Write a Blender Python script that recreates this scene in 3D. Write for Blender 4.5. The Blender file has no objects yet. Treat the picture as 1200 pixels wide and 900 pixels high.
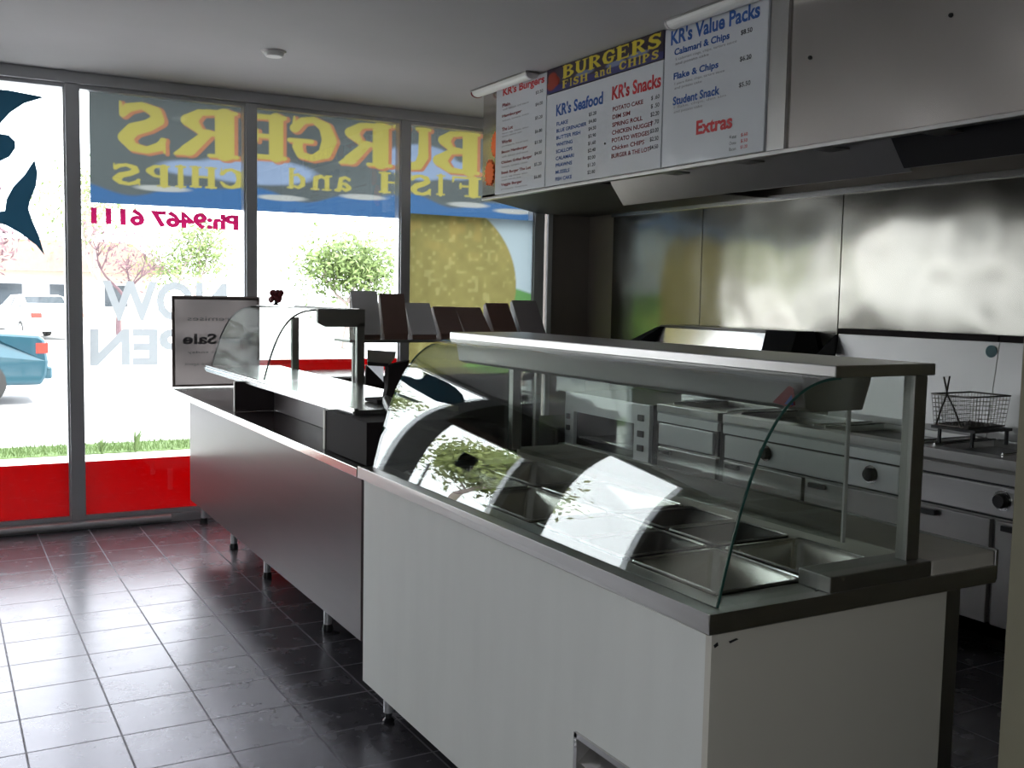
import bpy, bmesh, math, random
import numpy as np
from mathutils import Vector, Matrix
C = bpy.context.scene.collection
scene = bpy.context.scene
random.seed(7)
R = math.radians

# ------------------------------------------------------------------ camera, light, exposure
cam_d = bpy.data.cameras.new('camera'); cam = bpy.data.objects.new('camera', cam_d); C.objects.link(cam)
cam_d.sensor_width = 36; cam_d.lens = 36*1202.8/1200; cam_d.clip_start = .02; cam_d.clip_end = 300
yaw, pitch, roll = R(29.386), R(4.802), R(1.0889)
fw = Vector((math.sin(yaw)*math.cos(pitch), math.cos(yaw)*math.cos(pitch), -math.sin(pitch)))
r0 = Vector((math.cos(yaw), -math.sin(yaw), 0)); u0 = r0.cross(fw)
r1 = r0*math.cos(roll)+u0*math.sin(roll); u1 = -r0*math.sin(roll)+u0*math.cos(roll)
cam.matrix_world = Matrix(((r1.x,u1.x,-fw.x,-.229),(r1.y,u1.y,-fw.y,-3.634),(r1.z,u1.z,-fw.z,1.531),(0,0,0,1)))
scene.camera = cam
scene.view_settings.view_transform = 'Standard'; scene.view_settings.look = 'None'
scene.view_settings.gamma = 1; scene.view_settings.use_curve_mapping = False
scene.view_settings.exposure = 0.0
SKY = 7.5
w = bpy.data.worlds.new('sky'); scene.world = w; w.use_nodes = True
bg = w.node_tree.nodes['Background']; bg.inputs[0].default_value = (.92,.95,1,1); bg.inputs[1].default_value = SKY
sun_d = bpy.data.lights.new('sun','SUN'); sun_d.energy = 9; sun_d.angle = R(2); sun_d.color = (1,.96,.88)
sun = bpy.data.objects.new('sun', sun_d); C.objects.link(sun)
sun.rotation_euler = Vector((-.45,.55,-.8)).to_track_quat('-Z','Y').to_euler()
pd = bpy.data.lights.new('window_portal','AREA'); pd.shape = 'RECTANGLE'; pd.size = 7.0; pd.size_y = 2.75
pd.cycles.is_portal = True
po = bpy.data.objects.new('window_portal', pd); C.objects.link(po); po.location = (.45,3.5,1.42)
po.rotation_euler = Vector((0,-1,0)).to_track_quat('-Z','Z').to_euler()

pd2 = bpy.data.lights.new('side_portal','AREA'); pd2.shape = 'RECTANGLE'; pd2.size = 2.0; pd2.size_y = 1.6; pd2.cycles.is_portal = True
po2 = bpy.data.objects.new('side_portal', pd2); C.objects.link(po2); po2.location = (-3.34,-4.7,1.7); po2.rotation_euler = Vector((1,0,0)).to_track_quat('-Z','Z').to_euler()

# ------------------------------------------------------------------ materials
def nt(m): return m.node_tree.nodes, m.node_tree.links
def pm(name, col, rough=.5, metal=0., spec=.5, noise=0., nscale=8., bump=0., bscale=20., stretch=None, coat=0., alpha=1., dent=0., dscale=2.):
    m = bpy.data.materials.new(name); m.use_nodes = True; n, l = nt(m)
    b = n['Principled BSDF']; b.inputs['Roughness'].default_value = rough; b.inputs['Metallic'].default_value = metal
    b.inputs['Specular IOR Level'].default_value = spec; b.inputs['Coat Weight'].default_value = coat; b.inputs['Coat Roughness'].default_value = .05
    c = (*col, 1)
    tc = n.new('ShaderNodeTexCoord'); mp = n.new('ShaderNodeMapping'); l.new(tc.outputs['Object'], mp.inputs[0])
    if stretch: mp.inputs['Scale'].default_value = stretch
    nz = n.new('ShaderNodeTexNoise'); nz.inputs['Scale'].default_value = nscale; nz.inputs['Detail'].default_value = 4
    l.new(mp.outputs[0], nz.inputs[0])
    mx = n.new('ShaderNodeMix'); mx.data_type = 'RGBA'
    k = max(noise, .02)
    mx.inputs['A'].default_value = (*[v*(1-k) for v in col],1); mx.inputs['B'].default_value = (*[min(1,v*(1+k)) for v in col],1)
    l.new(nz.outputs[0], mx.inputs['Factor']); l.new(mx.outputs['Result'], b.inputs['Base Color'])
    prev = None
    if dent:
        n3 = n.new('ShaderNodeTexNoise'); n3.inputs['Scale'].default_value = dscale; n3.inputs['Detail'].default_value = 1
        l.new(tc.outputs['Object'], n3.inputs[0])
        b3 = n.new('ShaderNodeBump'); b3.inputs['Strength'].default_value = 1; b3.inputs['Distance'].default_value = dent
        l.new(n3.outputs[0], b3.inputs['Height']); prev = b3
    if bump:
        n2 = n.new('ShaderNodeTexNoise'); n2.inputs['Scale'].default_value = bscale; n2.inputs['Detail'].default_value = 3
        l.new(mp.outputs[0], n2.inputs[0])
        bp = n.new('ShaderNodeBump'); bp.inputs['Strength'].default_value = bump; bp.inputs['Distance'].default_value = .004
        l.new(n2.outputs[0], bp.inputs['Height'])
        if prev: l.new(prev.outputs[0], bp.inputs['Normal'])
        prev = bp
    if prev: l.new(prev.outputs[0], b.inputs['Normal'])
    return m
def glassm(name, tint=(1,1,1), ior=1.5, rough=0.0, boost=1.0, graze=.95):
    m = bpy.data.materials.new(name); m.use_nodes = True; n, l = nt(m); n.remove(n['Principled BSDF'])
    t = n.new('ShaderNodeBsdfTransparent'); t.inputs[0].default_value = (*tint,1)
    g = n.new('ShaderNodeBsdfGlossy'); g.inputs['Roughness'].default_value = rough
    f = n.new('ShaderNodeLayerWeight'); f.inputs[0].default_value = .5      # Schlick reflectance, the same from both faces
    p5 = n.new('ShaderNodeMath'); p5.operation = 'POWER'; p5.inputs[1].default_value = 5; l.new(f.outputs['Facing'], p5.inputs[0])
    ma = n.new('ShaderNodeMath'); ma.operation = 'MULTIPLY_ADD'; ma.inputs[1].default_value = graze; ma.inputs[2].default_value = .05*boost; l.new(p5.outputs[0], ma.inputs[0])
    x = n.new('ShaderNodeMixShader'); l.new(ma.outputs[0], x.inputs[0])
    l.new(t.outputs[0], x.inputs[1]); l.new(g.outputs[0], x.inputs[2]); l.new(x.outputs[0], n['Material Output'].inputs[0])
    return m
def filmm(name, col=None, tr=1., attr=None, gloss=.04):
    """printed window film: part diffuse, part translucent"""
    m = bpy.data.materials.new(name); m.use_nodes = True; n, l = nt(m); n.remove(n['Principled BSDF'])
    d = n.new('ShaderNodeBsdfDiffuse'); t = n.new('ShaderNodeBsdfTranslucent'); mx = n.new('ShaderNodeMixShader'); mx.inputs[0].default_value = tr
    l.new(d.outputs[0], mx.inputs[1]); l.new(t.outputs[0], mx.inputs[2]); l.new(mx.outputs[0], n['Material Output'].inputs[0])
    if attr:
        a = n.new('ShaderNodeAttribute'); a.attribute_name = attr
        l.new(a.outputs[0], d.inputs[0]); l.new(a.outputs[0], t.inputs[0])
    else:
        nz = n.new('ShaderNodeTexNoise'); nz.inputs['Scale'].default_value = 5
        x = n.new('ShaderNodeMix'); x.data_type = 'RGBA'; x.inputs['A'].default_value = (*[c*.92 for c in col],1); x.inputs['B'].default_value = (*col,1)
        l.new(nz.outputs[0], x.inputs['Factor']); l.new(x.outputs['Result'], d.inputs[0]); l.new(x.outputs['Result'], t.inputs[0])
    return m

M = dict(
 steel=pm('brushed_steel',(.56,.55,.54),.3,1,noise=.06,nscale=6,bump=.05,bscale=60,stretch=(1,1,12)),
 lam_lit=pm('lightened_laminate',(.22,.19,.195),.3,noise=.1),  # lighter copy of the dark laminate, reflected light put into its colour
 satin=pm('satin_pale_steel',(.86,.86,.88),.4,.3,noise=.05),
 splash=pm('dark_splash_steel',(.27,.265,.265),.34,1,noise=.08,nscale=4),  # darker even steel tone for the fryer splashbacks
 steel_d=pm('dull_steel',(.40,.39,.38),.38,1,noise=.1,nscale=5),
 steel_b=pm('bright_steel',(.72,.71,.70),.2,1,noise=.04),
 sheet=pm('dented_steel_sheet',(.29,.28,.25),.2,1,noise=.06,nscale=3,dent=.02,dscale=2.2),
 hoodst=pm('buckled_hood_steel',(.66,.62,.59),.17,1,noise=.06,nscale=2,dent=.14,dscale=.9),
 pan=pm('pan_steel',(.60,.58,.55),.26,1,noise=.05),
 alu=pm('window_aluminium',(.52,.53,.55),.42,.6,noise=.05),
 alu_l=pm('light_aluminium',(.62,.63,.65),.35,.6,noise=.05),
 black=pm('black_plastic',(.012,.012,.014),.3,noise=.1),
 blackm=pm('black_enamel',(.02,.019,.02),.35,noise=.1),
 soffit=pm('dark_soffit',(.05,.043,.04),.6,noise=.2),  # one dark tone for the hood underside and door transom panel
 lam=pm('dark_brown_laminate',(.085,.062,.066),.32,noise=.12,nscale=3,stretch=(1,1,8),spec=.5),
 lam_d=pm('black_brown_laminate',(.035,.026,.027),.22,noise=.1),
 white=pm('white_panel_laminate',(.84,.85,.82),.4,noise=.05,nscale=2,stretch=(1,6,1),spec=.35),
 cream=pm('cream_panel',(.66,.63,.56),.42,noise=.05,nscale=2),
 wall=pm('painted_wall',(.46,.43,.38),.7,noise=.04),
 wall_b=pm('brown_wall',(.22,.19,.165),.6,noise=.06),
 wall_n=pm('olive_painted_edge',(.19,.175,.12),.6,noise=.12,nscale=14,bump=.2),
 ceil=pm('ceiling_paint',(.44,.43,.44),.8,noise=.05,nscale=3,bump=.05),
 tube=pm('diffuser_plastic',(.78,.78,.76),.35),
 board=pm('menu_board_plastic',(.60,.62,.66),.3,noise=.02,coat=.2),
 red_t=pm('red_print',(.55,.02,.03),.4), blue_t=pm('blue_print',(.02,.09,.34),.4), black_t=pm('black_print',(.03,.03,.04),.4),
 dkred_t=pm('maroon_print',(.24,.02,.03),.4), grey_t=pm('grey_print',(.25,.25,.27),.5),
 yellow=pm('yellow_print',(.85,.66,.04),.4), navy=pm('navy_print',(.025,.02,.05),.4), orange=pm('orange_card',(.95,.17,.03),.5),
 lgrey=pm('light_grey_plastic',(.55,.53,.53),.45,noise=.06), mgrey=pm('grey_brown_plastic',(.27,.24,.24),.45,noise=.06), brown=pm('brown_plastic',(.16,.095,.075),.4,noise=.1),
 ledge=pm('worn_bench_top',(.52,.49,.44),.5,0.,noise=.12,nscale=9),
 concrete=pm('pale_concrete',(.62,.61,.6),.9,noise=.08), road=pm('asphalt',(.4,.4,.41),.9,noise=.1), grass=pm('grass_green',(.075,.125,.035),.9,noise=.4,nscale=30),
 bark=pm('pale_bark',(.34,.27,.25),.9,noise=.3,nscale=6), bark_p=pm('pinkish_bark',(.10,.06,.07),.9,noise=.3,nscale=6), leaf=pm('olive_leaf',(.20,.24,.07),.6,noise=.5,nscale=1.5), leaf_p=pm('purple_leaf',(.11,.055,.07),.6,noise=.4,nscale=1.5), leaf_g=pm('bright_leaf',(.13,.19,.055),.6,noise=.4,nscale=1.5),
 carb=pm('teal_car_paint',(.012,.06,.085),.25,.3,coat=.8), cars=pm('silver_car_paint',(.55,.58,.62),.3,.5,coat=.5), tyre=pm('tyre_rubber',(.02,.02,.02),.8), lampred=pm('red_lamp_plastic',(.7,.03,.02),.3),
 wglass=pm('car_window',(.03,.04,.05),.1), brick=pm('house_render',(.55,.46,.38),.8,noise=.1), tilesr=pm('roof_tiles',(.28,.18,.15),.8,noise=.2), bluelid=pm('blue_green_dot',(.05,.14,.16),.5), screen=pm('white_screen_glass',(.75,.76,.8),.15), redfig=pm('deep_red_petals',(.16,.012,.02),.6,noise=.3,nscale=40),
 matt=pm('matt_black_board',(.02,.015,.016),.75,spec=.2,noise=.1),
 wire=pm('dark_wire',(.13,.12,.11),.35,.9), oil=pm('burnt_dark_metal',(.03,.026,.022),.35,.5,noise=.3),
)
M['glass'] = glassm('clear_glass',(.93,.96,.94),boost=1.75); M['glass_weak'] = glassm('weak_reflection_glass',(.93,.95,.94),rough=.08,boost=.3,graze=.0); M['pane'] = glassm('window_glass',(.98,.99,.985)); M['gedge'] = pm('green_glass_edge',(.03,.09,.075),.15)  # small display glass has its reflection turned down, grazing part removed
M['redfilm'] = filmm('red_window_film',(.50,.012,.02),.6); M['frost'] = filmm('frosted_lettering',(.235,.25,.26),.85)
M['phone'] = filmm('crimson_lettering',(.26,.008,.06),.6); M['decal'] = filmm('blue_grey_decal',(.075,.145,.19),.75)
M['print'] = filmm('printed_window_film',tr=.55,attr='Col')
M['saleb'] = filmm('grey_sign_card',(.13,.115,.112),.5); M['salef'] = filmm('sign_border',(.085,.07,.065),.5); M['gapfilm'] = filmm('pale_gap_film',(.85,.85,.9),.85); M['salet'] = filmm('sign_print',(.07,.07,.075),.6)

def floor_mat():
    m = bpy.data.materials.new('slate_floor_tiles'); m.use_nodes = True; n, l = nt(m); b = n['Principled BSDF']
    tc = n.new('ShaderNodeTexCoord'); sp = n.new('ShaderNodeSeparateXYZ'); l.new(tc.outputs['Object'], sp.inputs[0])
    def mt(op, a, bb=None):
        x = n.new('ShaderNodeMath'); x.operation = op
        for i, v in enumerate((a, bb)):
            if v is None: continue
            if isinstance(v, (int, float)): x.inputs[i].default_value = v
            else: l.new(v, x.inputs[i])
        return x.outputs[0]
    ds = []
    for k in (0,1):
        f = mt('FRACT', mt('DIVIDE', sp.outputs[k], .3)); ds.append(mt('MINIMUM', f, mt('SUBTRACT', 1., f)))
    g = mt('LESS_THAN', mt('MINIMUM', *ds), .012)
    cell = n.new('ShaderNodeCombineXYZ')
    for k in (0,1): l.new(mt('FLOOR', mt('DIVIDE', sp.outputs[k], .3)), cell.inputs[k])
    wn = n.new('ShaderNodeTexWhiteNoise'); l.new(cell.outputs[0], wn.inputs[0])
    nz = n.new('ShaderNodeTexNoise'); nz.inputs['Scale'].default_value = 9; nz.inputs['Detail'].default_value = 6; l.new(tc.outputs['Object'], nz.inputs[0])
    f = mt('ADD', mt('MULTIPLY', nz.outputs[0], .7), mt('MULTIPLY', wn.outputs[0], .3))
    a = n.new('ShaderNodeMix'); a.data_type = 'RGBA'; a.inputs['A'].default_value = (.045,.043,.05,1); a.inputs['B'].default_value = (.095,.09,.10,1); l.new(f, a.inputs['Factor'])
    c = n.new('ShaderNodeMix'); c.data_type = 'RGBA'; l.new(g, c.inputs['Factor']); l.new(a.outputs['Result'], c.inputs['A']); c.inputs['B'].default_value = (.13,.12,.13,1)
    l.new(c.outputs['Result'], b.inputs['Base Color'])
    l.new(mt('ADD', mt('MULTIPLY', g, .35), mt('ADD', .2, mt('MULTIPLY', nz.outputs[0], .12))), b.inputs['Roughness']); b.inputs['Specular IOR Level'].default_value = .9; b.inputs['Specular Tint'].default_value = (.82,.78,1,1)
    bp = n.new('ShaderNodeBump'); bp.inputs['Strength'].default_value = .2; bp.inputs['Distance'].default_value = .002
    l.new(mt('SUBTRACT', mt('MULTIPLY', nz.outputs[0], .6), g), bp.inputs['Height']); l.new(bp.outputs[0], b.inputs['Normal'])
    return m
M['floor'] = floor_mat()

# ------------------------------------------------------------------ mesh helpers
class MB:
    def __init__(s): s.v = []; s.f = []; s.m = []; s.sm = []
    def add(s, vs, fs, mi=0, smooth=False):
        o = len(s.v); s.v += [tuple(p) for p in vs]
        for f in fs: s.f.append([i+o for i in f]); s.m.append(mi); s.sm.append(smooth)
        return s
    def box(s, x0, x1, y0, y1, z0, z1, mi=0):
        x0,x1 = sorted((x0,x1)); y0,y1 = sorted((y0,y1)); z0,z1 = sorted((z0,z1))
        return s.add([(x0,y0,z0),(x1,y0,z0),(x1,y1,z0),(x0,y1,z0),(x0,y0,z1),(x1,y0,z1),(x1,y1,z1),(x0,y1,z1)],
                     [(0,3,2,1),(4,5,6,7),(0,1,5,4),(1,2,6,5),(2,3,7,6),(3,0,4,7)], mi)
    def hexa(s, a, b, mi=0):
        """a, b: two quads of points joined"""
        return s.add(list(a)+list(b), [(3,2,1,0),(4,5,6,7),(0,1,5,4),(1,2,6,5),(2,3,7,6),(3,0,4,7)], mi)
    def prism(s, poly, ax, a, b, mi=0, capmi=None):
        """poly: 2D points in the plane normal to axis ax ('x': (y,z), 'y': (x,z), 'z': (x,y))"""
        def P(p, t): return {'x':(t,p[0],p[1]),'y':(p[0],t,p[1]),'z':(p[0],p[1],t)}[ax]
        n = len(poly); vs = [P(p,a) for p in poly]+[P(p,b) for p in poly]
        s.add(vs, [(i,(i+1)%n,(i+1)%n+n,i+n) for i in range(n)], mi)
        s.add(vs, [tuple(range(n))[::-1], tuple(range(n,2*n))], mi if capmi is None else capmi)
        return s
    def tube(s, pts, r, n=8, mi=0, closed=False):
        pts = [Vector(p) for p in pts]; rs = r if isinstance(r,(list,tuple)) else [r]*len(pts); vs = []; k = len(pts)
        up = None
        for i, p in enumerate(pts):
            if closed: d = pts[(i+1)%k]-pts[i-1]
            else: d = pts[min(i+1,k-1)]-pts[max(i-1,0)]
            d.normalize()
            if up is None: up = d.orthogonal().normalized()
            a = (up-d*up.dot(d)); a = a.normalized() if a.length > 1e-6 else d.orthogonal().normalized(); up = a; b = d.cross(a)
            vs += [p+(a*math.cos(2*math.pi*j/n)+b*math.sin(2*math.pi*j/n))*rs[i] for j in range(n)]
        fs = [(i%k*n+j, i%k*n+(j+1)%n, (i+1)%k*n+(j+1)%n, (i+1)%k*n+j) for i in range(k if closed else k-1) for j in range(n)]
        s.add(vs, fs, mi, True)
        if not closed: s.add(vs, [tuple(range(n))[::-1], tuple(range((k-1)*n,k*n))], mi)
        return s
    def lathe(s, prof, c, ax='z', n=20, mi=0):
        vs = []; c = Vector(c)
        for r, h in prof:
            for j in range(n):
                a = 2*math.pi*j/n; q = (r*math.cos(a), r*math.sin(a), h)
                vs.append(c+Vector({'z':q,'x':(q[2],q[0],q[1]),'y':(q[0],q[2],q[1])}[ax]))
        k = len(prof)
        s.add(vs, [(i*n+j,i*n+(j+1)%n,(i+1)*n+(j+1)%n,(i+1)*n+j) for i in range(k-1) for j in range(n)], mi, True)
        s.add(vs, [tuple(range(n))[::-1], tuple(range((k-1)*n,k*n))], mi)
        return s
    def build(s, name, mat, parent=None, bevel=0.):
        me = bpy.data.meshes.new(name); o = Vector(parent['base']) if parent is not None and 'base' in parent else Vector((0,0,0))
        me.from_pydata([Vector(p)-o for p in s.v], [], s.f)
        for m in (mat if isinstance(mat,(list,tuple)) else [mat]): me.materials.append(m)
        me.polygons.foreach_set('material_index', s.m); me.polygons.foreach_set('use_smooth', s.sm)
        bm = bmesh.new(); bm.from_mesh(me); bmesh.ops.remove_doubles(bm, verts=bm.verts, dist=1e-5); bmesh.ops.recalc_face_normals(bm, faces=bm.faces)
        for e in bm.edges:
            if len(e.link_faces) == 2 and e.calc_face_angle(0) > R(38): e.smooth = False
        bm.to_mesh(me); bm.free()
        ob = bpy.data.objects.new(name, me); C.objects.link(ob)
        if parent is not None:
            ob.parent = parent
            if 'base' in parent: ob['base'] = parent['base']
        if bevel:
            b = ob.modifiers.new('bevel','BEVEL'); b.width = bevel; b.segments = 2; b.limit_method = 'ANGLE'; b.angle_limit = R(40)
        return ob
def tag(o, label, cat, group=None, kind=None):
    o['label'] = label; o['category'] = cat
    if group: o['group'] = group
    if kind: o['kind'] = kind
    return o
def thing(name, loc, label, cat, group=None):
    o = bpy.data.objects.new(name, None); C.objects.link(o); o.location = loc; o['base'] = list(loc); o.empty_display_size = .1
    return tag(o, label, cat, group)
def struct(o, label=None):
    o['kind'] = 'structure'
    if label: o['label'] = label
    return o
def copy_thing(o, loc, label, group=None):
    def rec(a, par):
        c = a.copy(); C.objects.link(c)
        if par is not None: c.parent = par
        for ch in a.children: rec(ch, c)
        return c
    kids = list(o.children); c = rec(o, None); c.location = loc; c['label'] = label
    if group: c['group'] = group
    return c

_tc = {}
def text_tris(s, bold=0.):
    k = (s, bold)
    if k in _tc: return _tc[k]
    cu = bpy.data.curves.new('t','FONT'); cu.body = s; cu.offset = bold; cu.resolution_u = 3
    ob = bpy.data.objects.new('t', cu); C.objects.link(ob); bpy.context.view_layer.update()
    me = ob.evaluated_get(bpy.context.evaluated_depsgraph_get()).to_mesh()
    vs = np.array([tuple(v.co)[:2] for v in me.vertices]); fs = [tuple(p.vertices) for p in me.polygons]
    ob.to_mesh_clear() if False else None
    bpy.data.objects.remove(ob); bpy.data.curves.remove(cu)
    lo = vs.min(0); hi = vs.max(0); asp = (hi[0]-lo[0])/(hi[1]-lo[1]); vs = (vs-lo)/(hi-lo)
    _tc[k] = (vs, fs, asp); return _tc[k]
class Lettering:
    """flat lettering mapped on a plane by fn(u, v) -> world point; text fitted to the box u0..u1, v0..v1"""
    def __init__(s, fn): s.fn = fn; s.mb = MB()
    def put(s, t, u0, u1, v0, v1, bold=0.):
        vs, fs, asp = text_tris(t, bold)
        s.mb.add([s.fn(u0+a*(u1-u0), v0+b*(v1-v0)) for a, b in vs], fs); return s
    def build(s, name, mat, parent):
        mb = s.mb; me = bpy.data.meshes.new(name); o = Vector(parent['base']) if 'base' in parent else Vector((0,0,0))
        me.from_pydata([Vector(p)-o for p in mb.v], [], mb.f); me.materials.append(mat)
        ob = bpy.data.objects.new(name, me); C.objects.link(ob); ob.parent = parent
        return ob

# painted sheet: a fine grid whose point colours are the print on it
def painted(name, fn, wd, ht, cell, paint, mat, parent=None):
    nu = int(wd/cell)+1; nv = int(ht/cell)+1
    U, V = np.meshgrid(np.linspace(0,wd,nu), np.linspace(0,ht,nv))
    col = paint(U, V)
    o = np.array(fn(0,0)); du = np.array(fn(1,0))-o; dv = np.array(fn(0,1))-o
    co = o+U[...,None]*du+V[...,None]*dv
    if parent is not None and 'base' in parent: co = co-np.array(parent['base'])
    idx = np.arange(nu*nv).reshape(nv,nu)
    q = np.stack([idx[:-1,:-1],idx[:-1,1:],idx[1:,1:],idx[1:,:-1]],-1).reshape(-1,4)
    me = bpy.data.meshes.new(name); me.vertices.add(nu*nv); me.vertices.foreach_set('co', co.reshape(-1).astype('f'))
    me.loops.add(q.size); me.loops.foreach_set('vertex_index', q.reshape(-1).astype('i')); me.polygons.add(len(q))
    me.polygons.foreach_set('loop_start', np.arange(0,q.size,4,dtype='i')); me.update(calc_edges=True)
    a = me.color_attributes.new('Col','FLOAT_COLOR','POINT')
    a.data.foreach_set('color', np.concatenate([col, np.ones((nv,nu,1))],-1).reshape(-1).astype('f'))
    me.materials.append(mat); me.validate()
    ob = bpy.data.objects.new(name, me); C.objects.link(ob)
    if parent is not None: ob.parent = parent
    return ob
def stroke(U, V, pts):
    d = np.full(U.shape, 9.)
    for (x0,y0,r0_),(x1,y1,r1_) in zip(pts[:-1],pts[1:]):
        dx, dy = x1-x0, y1-y0; L = dx*dx+dy*dy+1e-9
        t = np.clip(((U-x0)*dx+(V-y0)*dy)/L,0,1)
        d = np.minimum(d, np.hypot(U-x0-t*dx, V-y0-t*dy)-(r0_+t*(r1_-r0_)))
    return d
T_, S_ = .15, .075     # thick and thin half widths of the display letters
GL = {
 'B': [[(.22,.1,T_),(.22,.9,T_)],[(.05,.04,.04),(.5,.05,.05)],[(.05,.96,.04),(.5,.95,.05)],[(.3,.95,.05),(.6,.92,.07),(.74,.76,.12),(.6,.57,.06),(.3,.53,.05)],[(.3,.53,.05),(.62,.5,.06),(.82,.28,.14),(.62,.07,.07),(.3,.05,.05)]],
 'U': [[(.2,.9,.12),(.2,.35,.14),(.32,.13,.11),(.55,.08,.08),(.74,.2,.09),(.78,.45,.1),(.78,.92,.09)],[(.03,.96,.04),(.38,.96,.04)],[(.62,.96,.04),(.97,.96,.04)]],
 'R': [[(.22,.1,T_),(.22,.9,T_)],[(.03,.04,.04),(.45,.04,.04)],[(.05,.96,.04),(.5,.95,.05)],[(.3,.95,.05),(.6,.92,.07),(.76,.74,.13),(.6,.53,.06),(.3,.48,.05)],[(.48,.5,.08),(.78,.12,.12),(.97,.03,.03)]],
 'G': [[(.85,.72,.1),(.7,.9,.08),(.48,.95,.07),(.25,.8,.12),(.16,.5,.15),(.25,.2,.13),(.5,.06,.07),(.74,.12,.08),(.8,.3,.1),(.78,.4,.09)],[(.52,.44,.05),(.95,.44,.05)],[(.86,.98,.02),(.86,.72,.05)]],
 'E': [[(.22,.1,T_),(.22,.9,T_)],[(.04,.05,.05),(.84,.06,.06)],[(.04,.95,.05),(.82,.94,.06)],[(.25,.52,.05),(.62,.52,.05)],[(.84,.06,.05),(.88,.27,.02)],[(.82,.94,.05),(.86,.74,.02)],[(.62,.4,.03),(.62,.64,.03)]],
 'S': [[(.84,.74,.06),(.74,.88,.09),(.5,.95,.07),(.26,.84,.11),(.22,.68,.12),(.4,.55,.12),(.66,.45,.13),(.8,.28,.13),(.68,.1,.09),(.42,.05,.07),(.2,.14,.09),(.12,.28,.05)],[(.1,.02,.02),(.14,.28,.05)],[(.88,.99,.02),(.85,.74,.05)]],
 'F': [[(.25,.1,T_),(.25,.9,T_)],[(.05,.04,.04),(.5,.04,.04)],[(.05,.95,.05),(.88,.94,.06)],[(.25,.52,.05),(.66,.52,.05)],[(.88,.94,.05),(.9,.7,.02)],[(.66,.4,.03),(.66,.64,.03)]],
 'I': [[(.5,.1,.17),(.5,.9,.17)],[(.2,.04,.04),(.8,.04,.04)],[(.2,.96,.04),(.8,.96,.04)]],
 'H': [[(.2,.1,.13),(.2,.9,.13)],[(.8,.1,.13),(.8,.9,.13)],[(.2,.52,.05),(.8,.52,.05)],[(.02,.04,.04),(.4,.04,.04)],[(.02,.96,.04),(.4,.96,.04)],[(.6,.04,.04),(.98,.04,.04)],[(.6,.96,.04),(.98,.96,.04)]],
 'C': [[(.85,.72,.09),(.7,.9,.08),(.48,.95,.07),(.25,.8,.12),(.16,.5,.15),(.25,.2,.13),(.5,.06,.07),(.74,.12,.08),(.88,.3,.05)],[(.88,.98,.02),(.86,.72,.05)]],
 'P': [[(.25,.1,T_),(.25,.9,T_)],[(.05,.04,.04),(.5,.04,.04)],[(.05,.96,.04),(.5,.95,.05)],[(.3,.95,.05),(.62,.92,.07),(.8,.72,.14),(.62,.5,.07),(.3,.46,.05)]],
 'a': [[(.2,.62,.08),(.4,.72,.07),(.62,.62,.1),(.66,.3,.12),(.7,.08,.1),(.9,.05,.05)],[(.64,.42,.06),(.36,.38,.08),(.2,.2,.12),(.36,.07,.08),(.6,.18,.06)]],
 'n': [[(.22,.08,.11),(.22,.66,.11)],[(.02,.72,.04),(.25,.72,.04)],[(.25,.55,.05),(.5,.7,.08),(.74,.58,.12),(.76,.08,.11)],[(.05,.04,.04),(.42,.04,.04)],[(.6,.04,.04),(.95,.04,.04)]],
 'd': [[(.76,.08,.11),(.76,.92,.11)],[(.6,.97,.04),(.86,.97,.04)],[(.72,.64,.05),(.45,.7,.07),(.22,.5,.12),(.22,.22,.12),(.42,.05,.07),(.72,.14,.05)],[(.76,.04,.05),(.95,.04,.04)]],
}
def glyph(U, V, ch, x0, x1, y0, y1):
    """signed distance of a display letter set in the box; x0 may be greater than x1 (seen from behind)"""
    u = (U-x0)/(x1-x0); v = (V-y0)/(y1-y0); d = np.full(U.shape, 9.)
    m = (u > -.4)&(u < 1.4)&(v > -.4)&(v < 1.4)
    if m.any():
        q = np.full(m.sum(), 9.)
        for st in GL[ch]: q = np.minimum(q, stroke(u[m], v[m], st))
        d[m] = q
    return d*abs(y1-y0)
def noise2(U, V, sc, seed=0):
    rng = np.random.RandomState(seed); n = 64; g = rng.rand(n,n)
    x = U*sc; y = V*sc; xi = np.floor(x).astype(int); yi = np.floor(y).astype(int); fx = x-xi; fy = y-yi
    fx = fx*fx*(3-2*fx); fy = fy*fy*(3-2*fy)
    def G(a,b): return g[a%n,b%n]
    return (G(xi,yi)*(1-fx)+G(xi+1,yi)*fx)*(1-fy)+(G(xi,yi+1)*(1-fx)+G(xi+1,yi+1)*fx)*fy
def lay(col, d, c, aa=.003):
    a = np.clip(.5-d/aa,0,1)[...,None]; return col*(1-a)+np.array(c)*a

# ------------------------------------------------------------------ room shell
XL, XR, YB, YW, ZC = -3.2, 4.4, -6.0, 3.36, 2.87
struct(MB().box(XL-.1,XR+.1,YB-.1,3.6,-.12,0).build('floor', M['floor']))
struct(MB().box(XL-.15,XR+.15,YB-.15,3.75,ZC,ZC+.15).build('ceiling', M['ceil']))
struct(MB().box(XR,XR+.12,YB,3.6,0,ZC).build('wall_right', M['wall_b']))
o = MB(); o.box(XL-.12,XL,YB,-5.7,0,ZC); o.box(XL-.12,XL,-3.7,3.6,0,ZC); o.box(XL-.12,XL,-5.7,-3.7,0,.9); o.box(XL-.12,XL,-5.7,-3.7,2.5,ZC)
struct(o.build('wall_left', M['wall']))
o = MB()  # unseen window added in the left wall to let in fill daylight
for a in ((-5.7,-5.65,.9,2.5),(-3.75,-3.7,.9,2.5),(-4.72,-4.68,.95,2.45),(-5.65,-3.75,.9,.95),(-5.65,-3.75,2.45,2.5)): o.box(XL-.09,XL-.03,*a)
wf = struct(o.build('window_7', M['alu'])); MB().box(XL-.065,XL-.06,-5.65,-3.75,.95,2.45).build('pane', M['pane'], wf)
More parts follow.
